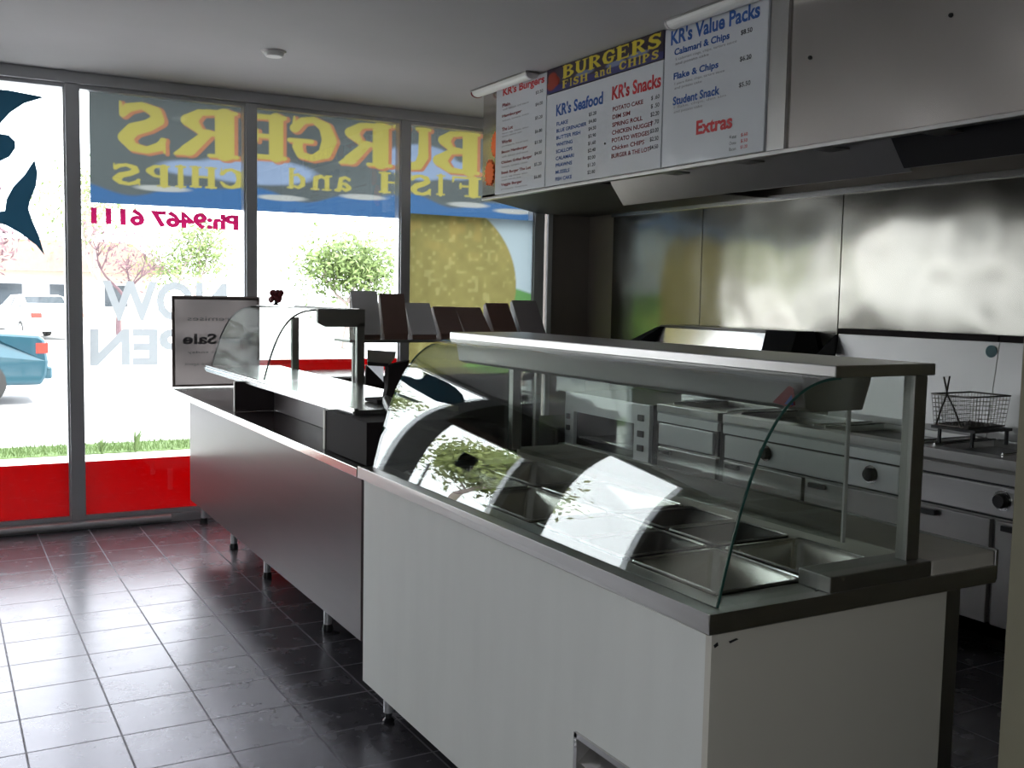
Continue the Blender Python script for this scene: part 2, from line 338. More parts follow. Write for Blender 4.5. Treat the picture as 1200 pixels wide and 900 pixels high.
struct(MB().box(XL,XR,YB-.12,YB,0,ZC).build('wall_back', M['wall']))
struct(MB().box(4.03,XR,3.36,3.6,0,ZC).build('wall_front', M['wall_b']))
struct(MB().box(.955,XR,-2.96,-2.83,0,ZC).build('wall_near', M['wall_n']), 'olive painted wall end at the right edge')
# corner trims and window head
struct(MB().box(XL,4.03,3.34,3.5,2.80,ZC).build('trim_1', M['alu'], bevel=.002))
struct(MB().box(4.0,4.04,3.335,3.36,0,2.8).build('trim_3', M['alu'], bevel=.002))
sill = MB().box(XL,4.03,3.35,3.5,0,.055); sill.tube([(XL,3.335,.03),(1.11,3.335,.03)],.024,12)
struct(sill.build('trim_2', M['alu_l']))
mull = [(-.62,-.46),(.505,.59),(1.625,1.70),(2.755,2.83),(3.89,3.98)]
prev = -.62
for i, (a, b) in enumerate(mull):
    wo = MB()
    wo.box(a,b,3.36,3.46,.055,2.80)                                   # post
    if i: wo.box(prev,a,3.375,3.45,.055,.085); wo.box(prev,a,3.375,3.45,2.775,2.80)
    wf = struct(wo.build('window_%d' % (i+1) if i else 'trim_4', M['alu'], bevel=.003))
    if i:
        MB().box(a-.012,a,3.372,3.45,.085,2.775).build('glazing_bead', M['alu_l'], wf)
        MB().box(prev,a-.012,3.385,3.391,.085,2.775).build('pane', M['pane'], wf)
    prev = b
# door and side window left of the frame (they show as reflections in the servery glass)
dw = MB(); dw.box(-.70,-.62,3.37,3.45,.055,1.93); dw.box(-1.53,-1.45,3.37,3.45,.055,1.93); dw.box(-1.45,-.70,3.37,3.45,.055,.25)
dr = struct(dw.build('door_1', M['alu'], bevel=.003)); MB().box(-1.53,-.62,3.36,3.46,1.93,2.04).build('door_head', M['brown'], dr)
MB().box(-1.45,-.70,3.405,3.411,.25,1.93).build('pane', M['pane'], dr); MB().box(-.78,-.76,3.33,3.35,.95,1.25).box(-.78,-.76,3.33,3.38,.95,.97).box(-.78,-.76,3.33,3.38,1.23,1.25).build('door_handle', M['alu_l'], dr)
MB().box(-1.14,-.98,3.398,3.403,1.38,1.60).build('door_notice', M['black'], dr)
MB().box(-1.53,-.62,3.40,3.46,2.04,2.80).build('door_transom_panel', M['soffit'], dr)
o = MB(); o.box(XL,-2.95,3.36,3.5,.055,2.8); o.box(-1.93,-1.53,3.36,3.5,.055,2.8); o.box(-2.95,-1.93,3.36,3.5,.055,.62); struct(o.build('wall_window', M['wall_b']))
o = MB(); o.box(-2.95,-2.90,3.37,3.45,.62,2.8); o.box(-1.98,-1.93,3.37,3.45,.62,2.8); o.box(-2.90,-1.98,3.37,3.45,.62,.67); o.box(-2.90,-1.98,3.37,3.45,2.76,2.8)
wf = struct(o.build('window_6', M['alu'])); MB().box(-2.90,-1.98,3.40,3.406,.67,2.76).build('pane', M['pane'], wf)
# red film along the foot of the panes
reds = [(-.46,.493,.43,'leftmost red window film strip below the blue leaping fish shape'),(.59,1.613,.43,'red window film strip at the foot of the pane with frosted lettering'),(1.70,2.743,1.07,'tall red window film seen through the small glass display'),(-1.66,-.632,.43,'red window film strip outside the left edge'),(-2.78,-1.752,.43,'red window film strip near the left wall')]
for i, (a, b, z, lb) in enumerate(reds[:3]):
    tag(MB().box(a,b,3.394,3.395,.085,z).build('window_film', M['redfilm']), lb, 'window film', 'red films on the window panes')

# ------------------------------------------------------------------ window prints
def fn_in(x, z): return (x,3.383,z)      # inner face of the glass, seen from inside
# banner: u = metres from its left end as seen from inside
BX0, BX1, BZ0, BZ1 = .655, 3.885, 2.085, 2.80
def paint_banner(U, V):
    X = U+BX0; Z = V+2.10-.0
    col = np.zeros(U.shape+(3,)); col[:] = (.055,.065,.066)
    dk = noise2(U,V,1.5,3)[...,None]; col = col*(.85+.3*dk)
    wave = 2.23+.035*np.sin(X*5.2)+.02*np.sin(X*11+1)+.04*(X-2)*.4
    col = lay(col, Z-wave, (.028,.07,.15), .02)
    for cx, cz, rx, rz in ((1.72,2.37,.42,.09),(2.95,2.52,.3,.13),(1.3,2.36,.22,.05),(3.2,2.48,.25,.07)):   # pale fish under the words
        e = (np.hypot((X-cx)/rx,(Z-cz)/rz)-1)*rz; col = lay(col, e, (.13,.17,.24), .02)
    for cx, cz in ((1.1,2.215),(2.5,2.24),(3.35,2.23),(3.75,2.2),(1.9,2.2)):
        e = (np.hypot((X-cx)/.17,(Z-cz)/.02)-1)*.02; col = lay(col, e, (.2,.21,.2), .008)
    yel = (.205,.185,.05); org = (.20,.09,.05)
    big = [('S',.80,1.15,2.44,2.755),('R',1.17,1.60,2.44,2.755),('E',1.60,1.93,2.455,2.76),('G',1.935,2.30,2.47,2.77),('R',2.31,2.72,2.465,2.77),('U',2.725,3.03,2.46,2.775),('B',3.03,3.45,2.46,2.775)]
    sm = [('S',.775,.975,2.225,2.36),('P',.985,1.15,2.225,2.365),('I',1.16,1.27,2.23,2.37),('H',1.275,1.45,2.235,2.375),('C',1.46,1.64,2.24,2.375),('d',1.93,2.08,2.27,2.41),('n',2.10,2.26,2.27,2.41),('a',2.27,2.42,2.27,2.41),('H',2.62,2.83,2.28,2.43),('S',2.85,3.05,2.28,2.43),('I',3.06,3.17,2.29,2.44),('F',3.19,3.46,2.29,2.44)]
    for ch,x0,x1,z0,z1 in big+sm:
        d = glyph(X,Z,ch,x1,x0,z0,z1)
        if z1-z0 > .2: d2 = glyph(X,Z,ch,x1+.018,x0+.018,z0-.008,z1-.008); col = lay(col, d2-.006, org, .006)
        col = lay(col, d, yel, .005)
    return col
ban = painted('shopfront_banner', lambda u,v: (u+BX0,3.455,v*(1-.0)+BZ0+.02*u/3.2), BX1-BX0, .70, .0065, paint_banner, M['print'])
tag(ban, 'long grey and blue banner across the upper windows, yellow mirrored BURGERS FISH and CHIPS lettering', 'banner')
def paint_burger(U, V):
    X = U+2.83; Z = V+.55
    col = np.zeros(U.shape+(3,)); col[:] = (.22,.27,.29)
    col = lay(col, Z-(1.60-.10*(X-3.6)+.02*np.sin(X*9)), (.065,.15,.05), .02)
    col = lay(col, Z-1.46-.03*np.sin(X*13), (.12,.22,.055), .03)
    cx = 2.95; d = (np.hypot((X-cx)/.79,(Z-1.62)/.68)-1)*.7
    n1 = noise2(U,V,14,1); n2 = noise2(U,V,30,2); n3 = noise2(U,V*.5,6,5)
    t = (.45*n1+.25*n2+.3*n3)[...,None]
    bun = np.array((.145,.13,.048))*(.8+.4*t)+np.array((.035,.035,.02))*np.clip((n2-.68)*5,0,1)[...,None]
    top = np.clip((Z-1.75)*3,0,1)[...,None]
    a = np.clip(.5-d/.012,0,1)[...,None]
    bun = bun+np.array((.03,.008,0))*np.clip((n1-.5)*3,0,1)[...,None]*top
    col = col*(1-a)+bun*a
    return col
bp_ = painted('window_poster', lambda u,v: (u+2.83,3.38,v+.55), 1.055, 1.585, .008, paint_burger, M['print'])
tag(bp_, 'window print of a seeded golden burger bun against pale sky and green', 'poster')
# lettering on the glass, seen from behind (mirrored)
ph = thing('phone_number_lettering',(1.1,3.38,1.95),'crimson mirrored telephone number stuck on the window glass below the banner','lettering')
L = Lettering(lambda u,v: (1.578-u,3.3825,v)); L.put('Ph:9467 6111',0,.93,1.945,2.055,.05); L.build('digits', M['phone'], ph)
no = thing('now_open_lettering',(1.05,3.38,1.03),'pale grey mirrored NOW OPEN lettering stuck on the window glass','lettering')
L = Lettering(lambda u,v: (1.50-u,3.3825,v)); L.put('NOW',.0,.79,1.335,1.595,.03); L.put('OPEN',-.02,.87,1.045,1.285,.03); L.build('letters', M['frost'], no)
# leaping fish shape, mostly left of the frame
def smooth_poly(pts, k=6):
    out = []; n = len(pts)
    for i in range(n):
        p0,p1,p2,p3 = [np.array(pts[(i+j-1)%n]) for j in range(4)]
        for t in np.linspace(0,1,k,endpoint=False):
            out.append(tuple(.5*((2*p1)+(-p0+p2)*t+(2*p0-5*p1+4*p2-p3)*t*t+(-p0+3*p1-3*p2+p3)*t**3)))
    return out
fishd = thing('fish_decal',(0,3.38,2.0),'blue grey leaping fish silhouette with tail fin on the leftmost window pane','decal')
MB().prism([(-.30,2.60),(-.12,2.69),(.05,2.722),(.2,2.722),(.395,2.703),(.28,2.655),(.2,2.59),(.145,2.52),(.13,2.46),(.19,2.455),(.225,2.42),(.225,2.38),(.19,2.325),(.13,2.29),(-.05,2.24),(-.35,2.2),(-.5,2.3),(-.45,2.48)],'y',3.381,3.3825).build('fin_and_head', M['decal'], fishd)
MB().prism([(.33,2.32),(.345,2.24),(.335,2.16),(.30,2.07),(.29,2.02),(.31,1.95),(.345,1.86),(.375,1.74),(.33,1.80),(.24,1.87),(.16,1.915),(.10,1.93),(-.05,1.95),(-.3,2.0),(-.3,2.06),(0,2.0),(.12,1.99),(.16,2.0),(.17,2.07),(.21,2.15),(.27,2.22)],'y',3.381,3.3825).build('tail', M['decal'], fishd)
# sale sign leaning on the glass at the end of the counter
sg = thing('sale_sign',(1.41,3.3,.905),'grey brown sale sign board with mirrored lettering leaning on the window at the counter end','sign')
MB().add([(1.125,3.31,.905),(1.695,3.31,.905),(1.695,3.31,1.50),(1.125,3.31,1.50)],[(0,1,2,3)]).build('board', M['saleb'], sg)
b = MB()
for x0,x1,z0,z1 in ((1.12,1.70,1.48,1.505),(1.12,1.70,.903,.918),(1.12,1.14,.918,1.48),(1.68,1.70,.918,1.48)): b.add([(x0,3.306,z0),(x1,3.306,z0),(x1,3.306,z1),(x0,3.306,z1)],[(0,1,2,3)])
b.build('border', M['salef'], sg)
L = Lettering(lambda u,v: (1.64-u,3.303,v)); L.put('For Sale',0,.45,1.185,1.255,.03); L.put('Premises',.1,.42,1.34,1.37,.0); L.put('enquiries phone agent',.05,.44,1.04,1.065); L.put('inspect today',.1,.42,1.12,1.14); L.build('lettering', M['salet'], sg)

# ------------------------------------------------------------------ ceiling fittings
sd = thing('smoke_detector',(1.45,2.115,ZC),'small round white smoke detector on the ceiling near the windows','smoke detector')
MB().lathe([(.02,-.035),(.045,-.03),(.055,-.018),(.058,0)],(1.45,2.115,ZC)).build('dome', M['tube'], sd)
MB().lathe([(.06,-.008),(.065,-.008),(.07,0),(.06,0)],(1.45,2.115,ZC)).build('base_plate', M['lgrey'], sd)
def batten(y0, y1, lb):
    t = thing('fluorescent_batten',(2.86,(y0+y1)/2,ZC-.01),lb,'light fitting','unlit battens above the menu boards')
    pr = [(2.855+.04*(1-math.cos(a)),2.855-.026*math.sin(a)) for a in [math.pi*i/8 for i in range(9)]]+[(2.935,2.862),(2.855,2.862)]
    MB().prism(pr,'y',y0+.012,y1-.012).build('diffuser', M['tube'], t)
    e = MB(); pr2 = [(x+(x-2.895)*.06,z-.003) for x,z in pr]
    for ya_ in (y0,y1-.014): MB().prism(pr2,'y',ya_,ya_+.014).build('end_cap', M['dkred_t'] if (y1>1 and ya_>y0) else M['lgrey'], t)
    MB().box(2.85,2.94,y0,y1,2.861,2.869).build('backplate', M['steel_d'], t)
batten(1.74,2.46,'white unlit fluorescent batten on the ceiling above the left menu panel')
batten(-.55,.42,'white unlit fluorescent batten on the ceiling above the value pack menu panel')

# ------------------------------------------------------------------ range hood with menu boards
hd = thing('range_hood',(3.2,0,2.19),'large dented stainless extraction hood above the fryers carrying the menu boards','range hood')
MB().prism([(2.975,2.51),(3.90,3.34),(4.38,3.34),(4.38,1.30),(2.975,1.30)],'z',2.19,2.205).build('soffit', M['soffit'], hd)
MB().add([(2.975,2.51,2.205),(2.975,2.51,2.87),(3.90,3.34,2.87),(3.90,3.34,2.205)],[(0,1,2,3)]).build('end_panel', M['hoodst'], hd).modifiers.new('s','SOLIDIFY').thickness=.01
h = MB(); h.box(2.975,2.99,-2.83,-.275,2.19,2.865); hp = h.build('front_panel', M['hoodst'], hd)
h = MB(); h.box(2.975,2.99,-.268,2.51,2.19,2.865); h.build('front_panel', M['hoodst'], hd)
h = MB(); h.box(2.962,2.976,-.30,-.19,2.19,2.865); h.build('cover_strip', M['steel_d'], hd)
h = MB(); h.box(2.965,3.01,-2.83,2.5,2.172,2.19); h.build('bottom_lip', M['steel_d'], hd, .003)
h = MB(); h.hexa([(3.0,-2.8,2.06),(3.01,-2.8,2.06),(3.01,1.3,2.06),(3.0,1.3,2.06)],[(3.0,-2.8,2.06),(3.01,-2.8,2.06),(3.01,1.3,2.06),(3.0,1.3,2.06)]) if False else None
h = MB(); h.hexa([(3.26,-.72,2.075),(3.27,-.72,2.075),(3.27,1.29,2.075),(3.26,1.29,2.075)],[(3.16,-.72,2.205),(3.17,-.72,2.205),(3.17,1.29,2.205),(3.16,1.29,2.205)]); h.build('grease_baffle', M['steel_d'], hd)
h = MB(); h.hexa([(3.22,-2.8,2.085),(3.23,-2.8,2.085),(3.23,-.72,2.085),(3.22,-.72,2.085)],[(3.13,-2.8,2.205),(3.14,-2.8,2.205),(3.14,-.72,2.205),(3.13,-.72,2.205)]); h.build('grease_baffle', M['blackm'], hd)
for y in (.6,.06,-.45,-1.0,-1.5): MB().box(3.0,3.14,y-.055,y+.055,2.178,2.186).build('bracket', M['steel_d'], hd)
h = MB()
for k in range(9): y = 1.2-k*.45; h.box(3.3,4.2,y-.42,y,2.40,2.43)
h.build('filter_bank', M['oil'], hd)
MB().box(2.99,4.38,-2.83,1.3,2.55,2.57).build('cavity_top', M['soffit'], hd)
for y,z in ((-.42,2.55),(-1.1,2.57)): MB().lathe([(.007,0),(.009,.004),(.006,.006)],(2.969,y,z),'x',10).build('rivet', M['black'], hd)
def fnb(x): return lambda u,v: (x,-u,v)       # u = -Y so text runs left to right
def board(y0, y1, z0, z1, lb, name='menu_board'):
    t = thing(name,(2.955,(y0+y1)/2,z0),lb,'menu board'); MB().box(2.952,2.974,y1,y0,z0,z1).build('panel', M['board'] if name=='menu_board' else M['navy'], t, .002); return t
X_ = 2.9505
def put(L, t, y0, y1, z0, z1, bold=0): L.put(t,-y0,-y1,z0,z1,bold)
b1 = board(2.29,1.668,2.192,2.86,'left menu panel listing burgers with a red heading')
L = Lettering(fnb(X_)); put(L,"KR's Burgers",2.2,1.69,2.79,2.865-.012,.03)
L.build('heading', M['red_t'], b1)
Lr = Lettering(fnb(X_)); Lg = Lettering(fnb(X_)); Lp = Lettering(fnb(X_))
rows = [('Plain',.10,2.735),('Hamburger',.25,2.665),('The Lot',.14,2.585),('Works',.13,2.505),('Bacon Hamburger',.33,2.44),('Chicken Grilled Burger',.385,2.375),('Steak Burger The Lot',.375,2.31),('Veggie Burger',.27,2.235)]
for i,(t,wd,z) in enumerate(rows):
    put(Lr,t,2.205,2.205-wd,z,z+.022,.025); put(Lg,['with lettuce and sauce','lettuce, tomato, onion','bacon, egg, cheese, onion','pineapple, beetroot'][i%4],2.2,2.2-.33,z-.022,z-.01)
    if i in (2,6): put(Lg,'tomato, beetroot, sauce',2.2,1.95,z-.04,z-.028)
    put(Lp,'$%d.%02d'%(3+i%4,[50,0,20,80][i%4]),1.79,1.705,z+.012,z+.034,.01)
Lr.build('item_names', M['dkred_t'], b1); Lg.build('fine_print', M['grey_t'], b1); Lp.build('prices', M['black_t'], b1)
b2 = board(1.66,.548,2.192,2.722,'centre menu panel with seafood in blue and snacks in red')
L = Lettering(fnb(X_)); put(L,"KR's Seafood",1.55,1.07,2.585,2.655,.03); L.build('seafood_heading', M['blue_t'], b2)
L = Lettering(fnb(X_)); put(L,"KR's Snacks",.985,.56,2.59,2.665,.03); L.build('snacks_heading', M['red_t'], b2)
Lb = Lettering(fnb(X_)); Lp = Lettering(fnb(X_))
for i,(t,wd) in enumerate([('FLAKE',.14),('BLUE GRENADIER',.36),('BUTTER FISH',.29),('WHITING',.2),('SCALLOPS',.2),('CALAMARI',.22),('PRAWNS',.2),('MUSSELS',.17),('FISH CAKE',.2)]):
    z = 2.53-i*.0395; put(Lb,t,1.542,1.542-wd*.88,z,z+.021,.02); put(Lp,'$%d.%02d'%([5,4,4,3,1,2,2,1,2][i],[20,80,50,90,60,40,0,20,80][i]),1.205,1.13,z+.005,z+.027,.01)
Lb.build('seafood_items', M['blue_t'], b2)
Lr = Lettering(fnb(X_))
for i,(t,wd) in enumerate([('POTATO CAKE',.27),('DIM SIM',.16),('SPRING ROLL',.27),('CHICKEN NUGGET',.36),('POTATO WEDGES',.33),('Chicken CHIPS',.29),('BURGER & THE LOT',.34)]):
    z = 2.53-i*.041; put(Lr,t,.975,.975-wd,z,z+.023,.02); put(Lp,['$ .60','$ .50','$2.20','$ .70','$3.00','$2.50','$4.50'][i],.638,.568,z+.004,z+.028,.01)
Lr.build('snack_items', M['dkred_t'], b2); Lp.build('prices', M['black_t'], b2)
MB().lathe([(.006,0),(.006,.003)],(2.949,1.04,2.37),'x',8).build('screw', M['black'], b2)
b3 = board(.538,-.186,2.192,2.86,'right menu panel with value packs in blue and extras in red')
L = Lettering(fnb(X_)); put(L,"KR's Value Packs",.49,-.135,2.775,2.858-.01,.03); L.build('value_heading', M['blue_t'], b3)
L = Lettering(fnb(X_)); put(L,'Extras',.275,.02,2.318,2.385,.035); L.build('extras_heading', M['red_t'], b3)
Lb = Lettering(fnb(X_)); Lg = Lettering(fnb(X_)); Lp = Lettering(fnb(X_))
for i,(t,wd,z,s1,s2) in enumerate([('Calamari & Chips',.40,2.713,'5 calamari rings, chips, tartare sauce','and potato cake'),('Flake & Chips',.33,2.597,'1 piece flake, chips, tartare sauce','and potato cake'),('Student Snack',.345,2.483,'1 flake, chips, dim sim','and potato cake')]):
    put(Lb,t,.46,.46-wd,z,z+.042,.03); put(Lg,s1,.45,.45-wd*1.1,z-.02,z-.004); put(Lg,s2,.45,.45-wd*.62,z-.042,z-.026); put(Lp,['$8.50','$6.20','$5.50'][i],-.015,-.09,z+.006,z+.03,.01)
Lg2 = Lettering(fnb(X_))
for i,(a,p) in enumerate([('Egg','.60'),('Cheese','.50'),('Bacon','1.20')]): z = 2.27-i*.027; put(Lp,a,.035,-.01,z,z+.015,.0); put(Lg2,'$'+p,-.04,-.085,z,z+.017,.01)
Lb.build('pack_names', M['blue_t'], b3); Lg.build('fine_print', M['grey_t'], b3); Lp.build('prices', M['black_t'], b3); Lg2.build('extras_prices', M['red_t'], b3)
sgn = board(1.66,.548,2.728,2.866,'dark BURGERS FISH and CHIPS sign with yellow lettering above the centre menu panel','shop_sign')
sgn['category'] = 'sign'
def paint_sign(U, V):
    col = np.zeros(U.shape+(3,)); col[:] = (.025,.014,.03)
    col = lay(col, V-.035-.006*np.sin(U*20), (.03,.03,.16), .01)
    for cx, cz in ((.06,.085),(.05,.045),(.09,.06)): col = lay(col, (np.hypot((U-cx)/.05,(V-cz)/.03)-1)*.03, (.30,.03,.01), .01)
    for cx, cz in ((.4,.055),(.9,.06),(.7,.05)): col = lay(col, (np.hypot((U-cx)/.09,(V-cz)/.014)-1)*.014, (.16,.2,.35), .005)
    for i,ch in enumerate('BURGERS'): col = lay(col, glyph(U,V,ch,.17+i*.134,.17+i*.134+.125,.062,.132), (.62,.50,.03), .002)
    x = .17
    for ch, wd in (('F',.07),('I',.035),('S',.07),('H',.08),(' ',.05),('a',.05),('n',.055),('d',.055),(' ',.055),('C',.075),('H',.08),('I',.035),('P',.07),('S',.07)):
        if ch != ' ': col = lay(col, glyph(U,V,ch,x,x+wd*.93,.008,.05), (.60,.47,.04), .002)
        x += wd*1.08
    return col
sm_ = pm('sign_face',(.5,.5,.5),.35); n_, l_ = nt(sm_); at = n_.new('ShaderNodeAttribute'); at.attribute_name = 'Col'; l_.new(at.outputs[0], n_['Principled BSDF'].inputs['Base Color'])
painted('printed_face', lambda u,v: (2.9505,1.66-u,2.728+v), 1.112,.138,.0022, paint_sign, sm_, sgn)
# orange starburst stickers
for (yc,zc,rr),lb in (((2.40,2.345,.085),'lower orange starburst sticker on the hood beside the burger menu'),((2.322,2.52,.08),'upper orange starburst sticker half behind the burger menu edge')):
    t = thing('starburst_sticker',(2.965,yc,zc),lb,'sticker','orange price stars left of the menu')
    q = []
    for k in range(32):
        a = 2*math.pi*k/32; r_ = rr*(1 if k%2 else .74)*(.93+.14*random.random()); q.append((yc+r_*math.cos(a)*.8,zc+r_*math.sin(a)*1.05))
    MB().prism(q,'x',2.966,2.9725).build('card', M['orange'], t)
    L = Lettering(fnb(2.9655)); put(L,'NEW',yc+.03,yc-.03,zc-.012,zc+.012,.01); L.build('print', M['dkred_t'], t) if False else None

# ------------------------------------------------------------------ steel wall behind the fryers
ys = [3.0,1.93,.68,-.72,-1.95,-2.8]
nm = ['leftmost steel splash sheet beside the window corner','second steel splash sheet behind the griddle','steel splash sheet behind the double fryer','steel splash sheet above the right fryer','last steel splash sheet by the near wall']
for i in range(5):
    o = MB(); n = 10
    o.box(4.382,4.392,ys[i+1]+.003,ys[i]-.003,.55,2.165); o = o.build('splash_sheet', M['sheet'], None, .002)
    tag(o, nm[i], 'wall panel', 'stainless sheets on the kitchen wall')
o = MB(); o.box(4.362,4.382,-2.8,3.0,2.165,2.195); o.box(4.362,4.399,-2.8,3.0,2.19,2.2); tag(o.build('wall_rail', M['steel_b'], None, .002),'bright steel capping rail running along the top of the splash sheets','rail')

# ------------------------------------------------------------------ dark service counter
dc = thing('service_counter',(1.45,1.5,0),'long dark brown laminate service counter with steel edge running to the window','counter')
MB().box(1.12,1.145,-.130,2.78,.25,.868).build('front_panel', M['lam'], dc, .002)
o = MB(); o.box(1.145,1.80,2.755,2.78,.25,.868); o.box(1.145,1.80,-.130,-.115,.25,.868); o.build('end_panel', M['lam'], dc)
MB().box(1.145,1.80,-.115,2.755,.25,.27).build('bottom_board', M['lam_d'], dc)
MB().box(1.108,1.85,-.130,3.30,.870,.898).build('worktop', M['lam_d'], dc)
MB().box(1.100,1.1085,-.130,3.30,.866,.901).build('edge_trim', M['steel_b'], dc, .002)
for y in (3.22,2.44,1.73,.75,-.05):
    o = MB(); z1 = .868 if y > 2.8 else .25
    o.lathe([(.019,.03),(.019,z1)],(1.30,y,0)); l_ = o.build('leg', M['alu_l'], dc)
    MB().lathe([(.024,0),(.026,.012),(.02,.035)],(1.30,y,0)).build('foot', M['black'], l_)
    o = MB(); o.lathe([(.019,.03),(.019,z1)],(1.72,y,0)); o.lathe([(.024,0),(.026,.012),(.02,.035)],(1.72,y,0)); o.build('leg', M['alu_l'], dc)
rs = thing('raised_shelf_unit',(1.4,1.4,.9),'dark raised shelf box with steel edged top standing on the brown counter','shelf unit')
MB().box(1.205,1.64,.13,2.65,1.062,1.082).build('shelf_top', M['steel_b'], rs)
o = MB(); o.box(1.188,1.206,.13,2.65,1.055,1.090); o.box(1.182,1.19,.13,2.65,1.066,1.078); o.build('steel_edge', M['steel_b'], rs, .002)
MB().box(1.36,1.38,.37,1.80,.9,1.062).build('back_panel', M['lam_lit'], rs)
for y in (1.81,.365):
    d = MB().box(1.15,1.62,y-.009,y+.009,.9,1.062).build('divider', M['lam_d'], rs)
    MB().box(1.1455,1.15,y-.009,y+.009,.9,1.060).build('edge_strip', M['cream'], d)
o = MB(); o.box(1.15,1.62,-.10,.352,.9,1.062); o.build('end_box', M['matt'], rs, .002)
o = MB(); o.box(1.5,1.6,2.60,2.63,.9,1.062); o.build('far_support', M['steel_d'], rs)

def arc_profile(x0, z0, x1, z1):
    base = []
    for i in range(41):
        t = i/40; base.append((3*(1-t)**2*t*.22+3*(1-t)*t*t*.42+t**3, 3*(1-t)**2*t*.64+3*(1-t)*t*t*1.0+t**3))
    return [(x0+a*(x1-x0), z0+b*(z1-z0)) for a, b in base]
def dense(p, k=1):
    out = []
    for i in range(len(p)-1):
        P = [np.array(p[max(0,min(len(p)-1,i+j-1))]) for j in range(4)]
        for t in np.linspace(0,1,k,endpoint=False):
            out.append(tuple(.5*((2*P[1])+(-P[0]+P[2])*t+(2*P[0]-5*P[1]+4*P[2]-P[3])*t*t+(-P[0]+3*P[1]-3*P[2]+P[3])*t**3)))
    return out+[p[-1]]
def curved_glass(parent, prof, y0, y1, th=.006, name='curved_glass', top_to=None, gm='glass', ge='gedge'):
    p = dense(prof)
    if top_to: p = p+[(top_to, p[-1][1])]
    q = []
    for i in range(len(p)):
        a = np.array(p[max(i-1,0)]); b = np.array(p[min(i+1,len(p)-1)]); d = (b-a)/np.linalg.norm(b-a); q.append((p[i][0]+d[1]*th, p[i][1]-d[0]*th))
    n = len(p); vs = [(x,y0,z) for x,z in p]+[(x,y1,z) for x,z in p]+[(x,y0,z) for x,z in q]+[(x,y1,z) for x,z in q]
    m = MB()
    m.add(vs, [(i,i+1,n+i+1,n+i) for i in range(n-1)]+[(2*n+i,3*n+i,3*n+i+1,2*n+i+1) for i in range(n-1)], 0, True)
    m.add(vs, [(i,2*n+i,2*n+i+1,i+1) for i in range(n-1)]+[(n+i,n+i+1,3*n+i+1,3*n+i) for i in range(n-1)]+[(0,n,3*n,2*n),(n-1,3*n-1,4*n-1,2*n-1)], 1)
    return m.build(name, [M[gm],M[ge]], parent)
def end_glass(parent, prof, xb, y, th=.006, inset=.004, name='end_glass', ge='gedge'):
    p = dense(prof); poly = [(x+inset,z-inset*.5) for x,z in p]+[(xb,p[-1][1]-inset*.5),(xb,p[0][1])]
    return MB().prism(poly,'y',y,y+th,1,0).build(name,[M['glass'],M[ge]],parent)

gd = thing('glass_display',(1.5,2.0,.9),'small curved glass display with brown steel end post standing on the dark counter','display case')
pr = arc_profile(1.215,1.092,1.49,1.452)
curved_glass(gd, pr, 1.50, 2.62, top_to=1.74, gm='glass_weak', ge='black', th=.009)
end_glass(gd, pr, 1.72, 1.51, ge='black'); end_glass(gd, pr, 1.72, 2.605, ge='black')
MB().prism([(1.49,1.385),(1.535,1.362),(1.75,1.362),(1.75,1.456),(1.49,1.456)],'y',1.47,1.50).build('end_header', M['steel_d'], gd, .002)
MB().box(1.49,1.75,1.47,2.62,1.453,1.459).build('top_rail', M['steel_d'], gd) if False else MB().box(1.725,1.75,1.50,2.62,1.44,1.459).build('top_rail', M['steel_d'], gd)
for y in (1.47,2.59): MB().box(1.705,1.748,y,y+.03,.9,1.385).build('post', M['steel_d'], gd, .002)
MB().box(1.49,1.50,1.5,2.62,1.450,1.458).build('front_rail', M['steel_d'], gd)

# register, handset, figurine
rg = thing('register_display',(1.42,.36,1.082),'black cash register screen with pale translucent sheet on the raised shelf end','cash register')
MB().hexa([(1.312,.31,1.243),(1.405,.31,1.236),(1.500,.47,1.262),(1.372,.47,1.266)],[(1.310,.31,1.258),(1.404,.31,1.250),(1.505,.47,1.290),(1.372,.47,1.300)]).build('top_housing', M['black'], rg, .002)
MB().prism([(1.404,1.243),(1.50,1.262),(1.468,1.18),(1.418,1.086),(1.388,1.086),(1.402,1.15)],'y',.31,.35).build('side_body', M['matt'], rg, .002)
MB().prism([(1.308,1.246),(1.304,1.165),(1.39,1.165),(1.378,1.18)],'y',.31,.325).build('keypad_wedge', M['matt'], rg, .002)
MB().add([(1.316,.36,1.243),(1.402,.36,1.240),(1.402,.36,1.168),(1.382,.36,1.178)],[(0,1,2,3)]).build('pale_gap_sheet', M['gapfilm'], rg)  # translucent sheet added to show the bright area in the register frame
MB().box(1.35,1.46,.30,.44,1.0835,1.10).build('base', M['matt'], rg, .004)
hs = thing('phone_handset',(1.38,.08,1.06),'black handset hanging over the end of the raised shelf beside the glass servery','handset')
MB().tube([(1.315,.115,1.125),(1.310,.09,1.118),(1.295,.02,1.098),(1.275,-.07,1.088),(1.27,-.088,1.087)],[.014,.021,.022,.022,.012],12).build('grip', M['black'], hs)
fg = thing('rose_ornament',(1.545,2.4,1.46),'small dark red rose ornament on top of the small glass display','ornament')
MB().lathe([(.018,0),(.02,.006),(.008,.014),(.008,.03)],(1.545,2.4,1.459)).build('stand', M['black'], fg)
o = MB()
for k in range(14):
    a = k*2.4; rr = .012+.02*math.sqrt(k/14); c = Vector((1.545+rr*math.cos(a),2.4+rr*math.sin(a),1.512+.022*math.cos(k)))
    o.lathe([(.004,-.02),(.015,-.008),(.018,.006),(.007,.02)],c,'z',8)
o.build('petals', M['redfig'], fg)

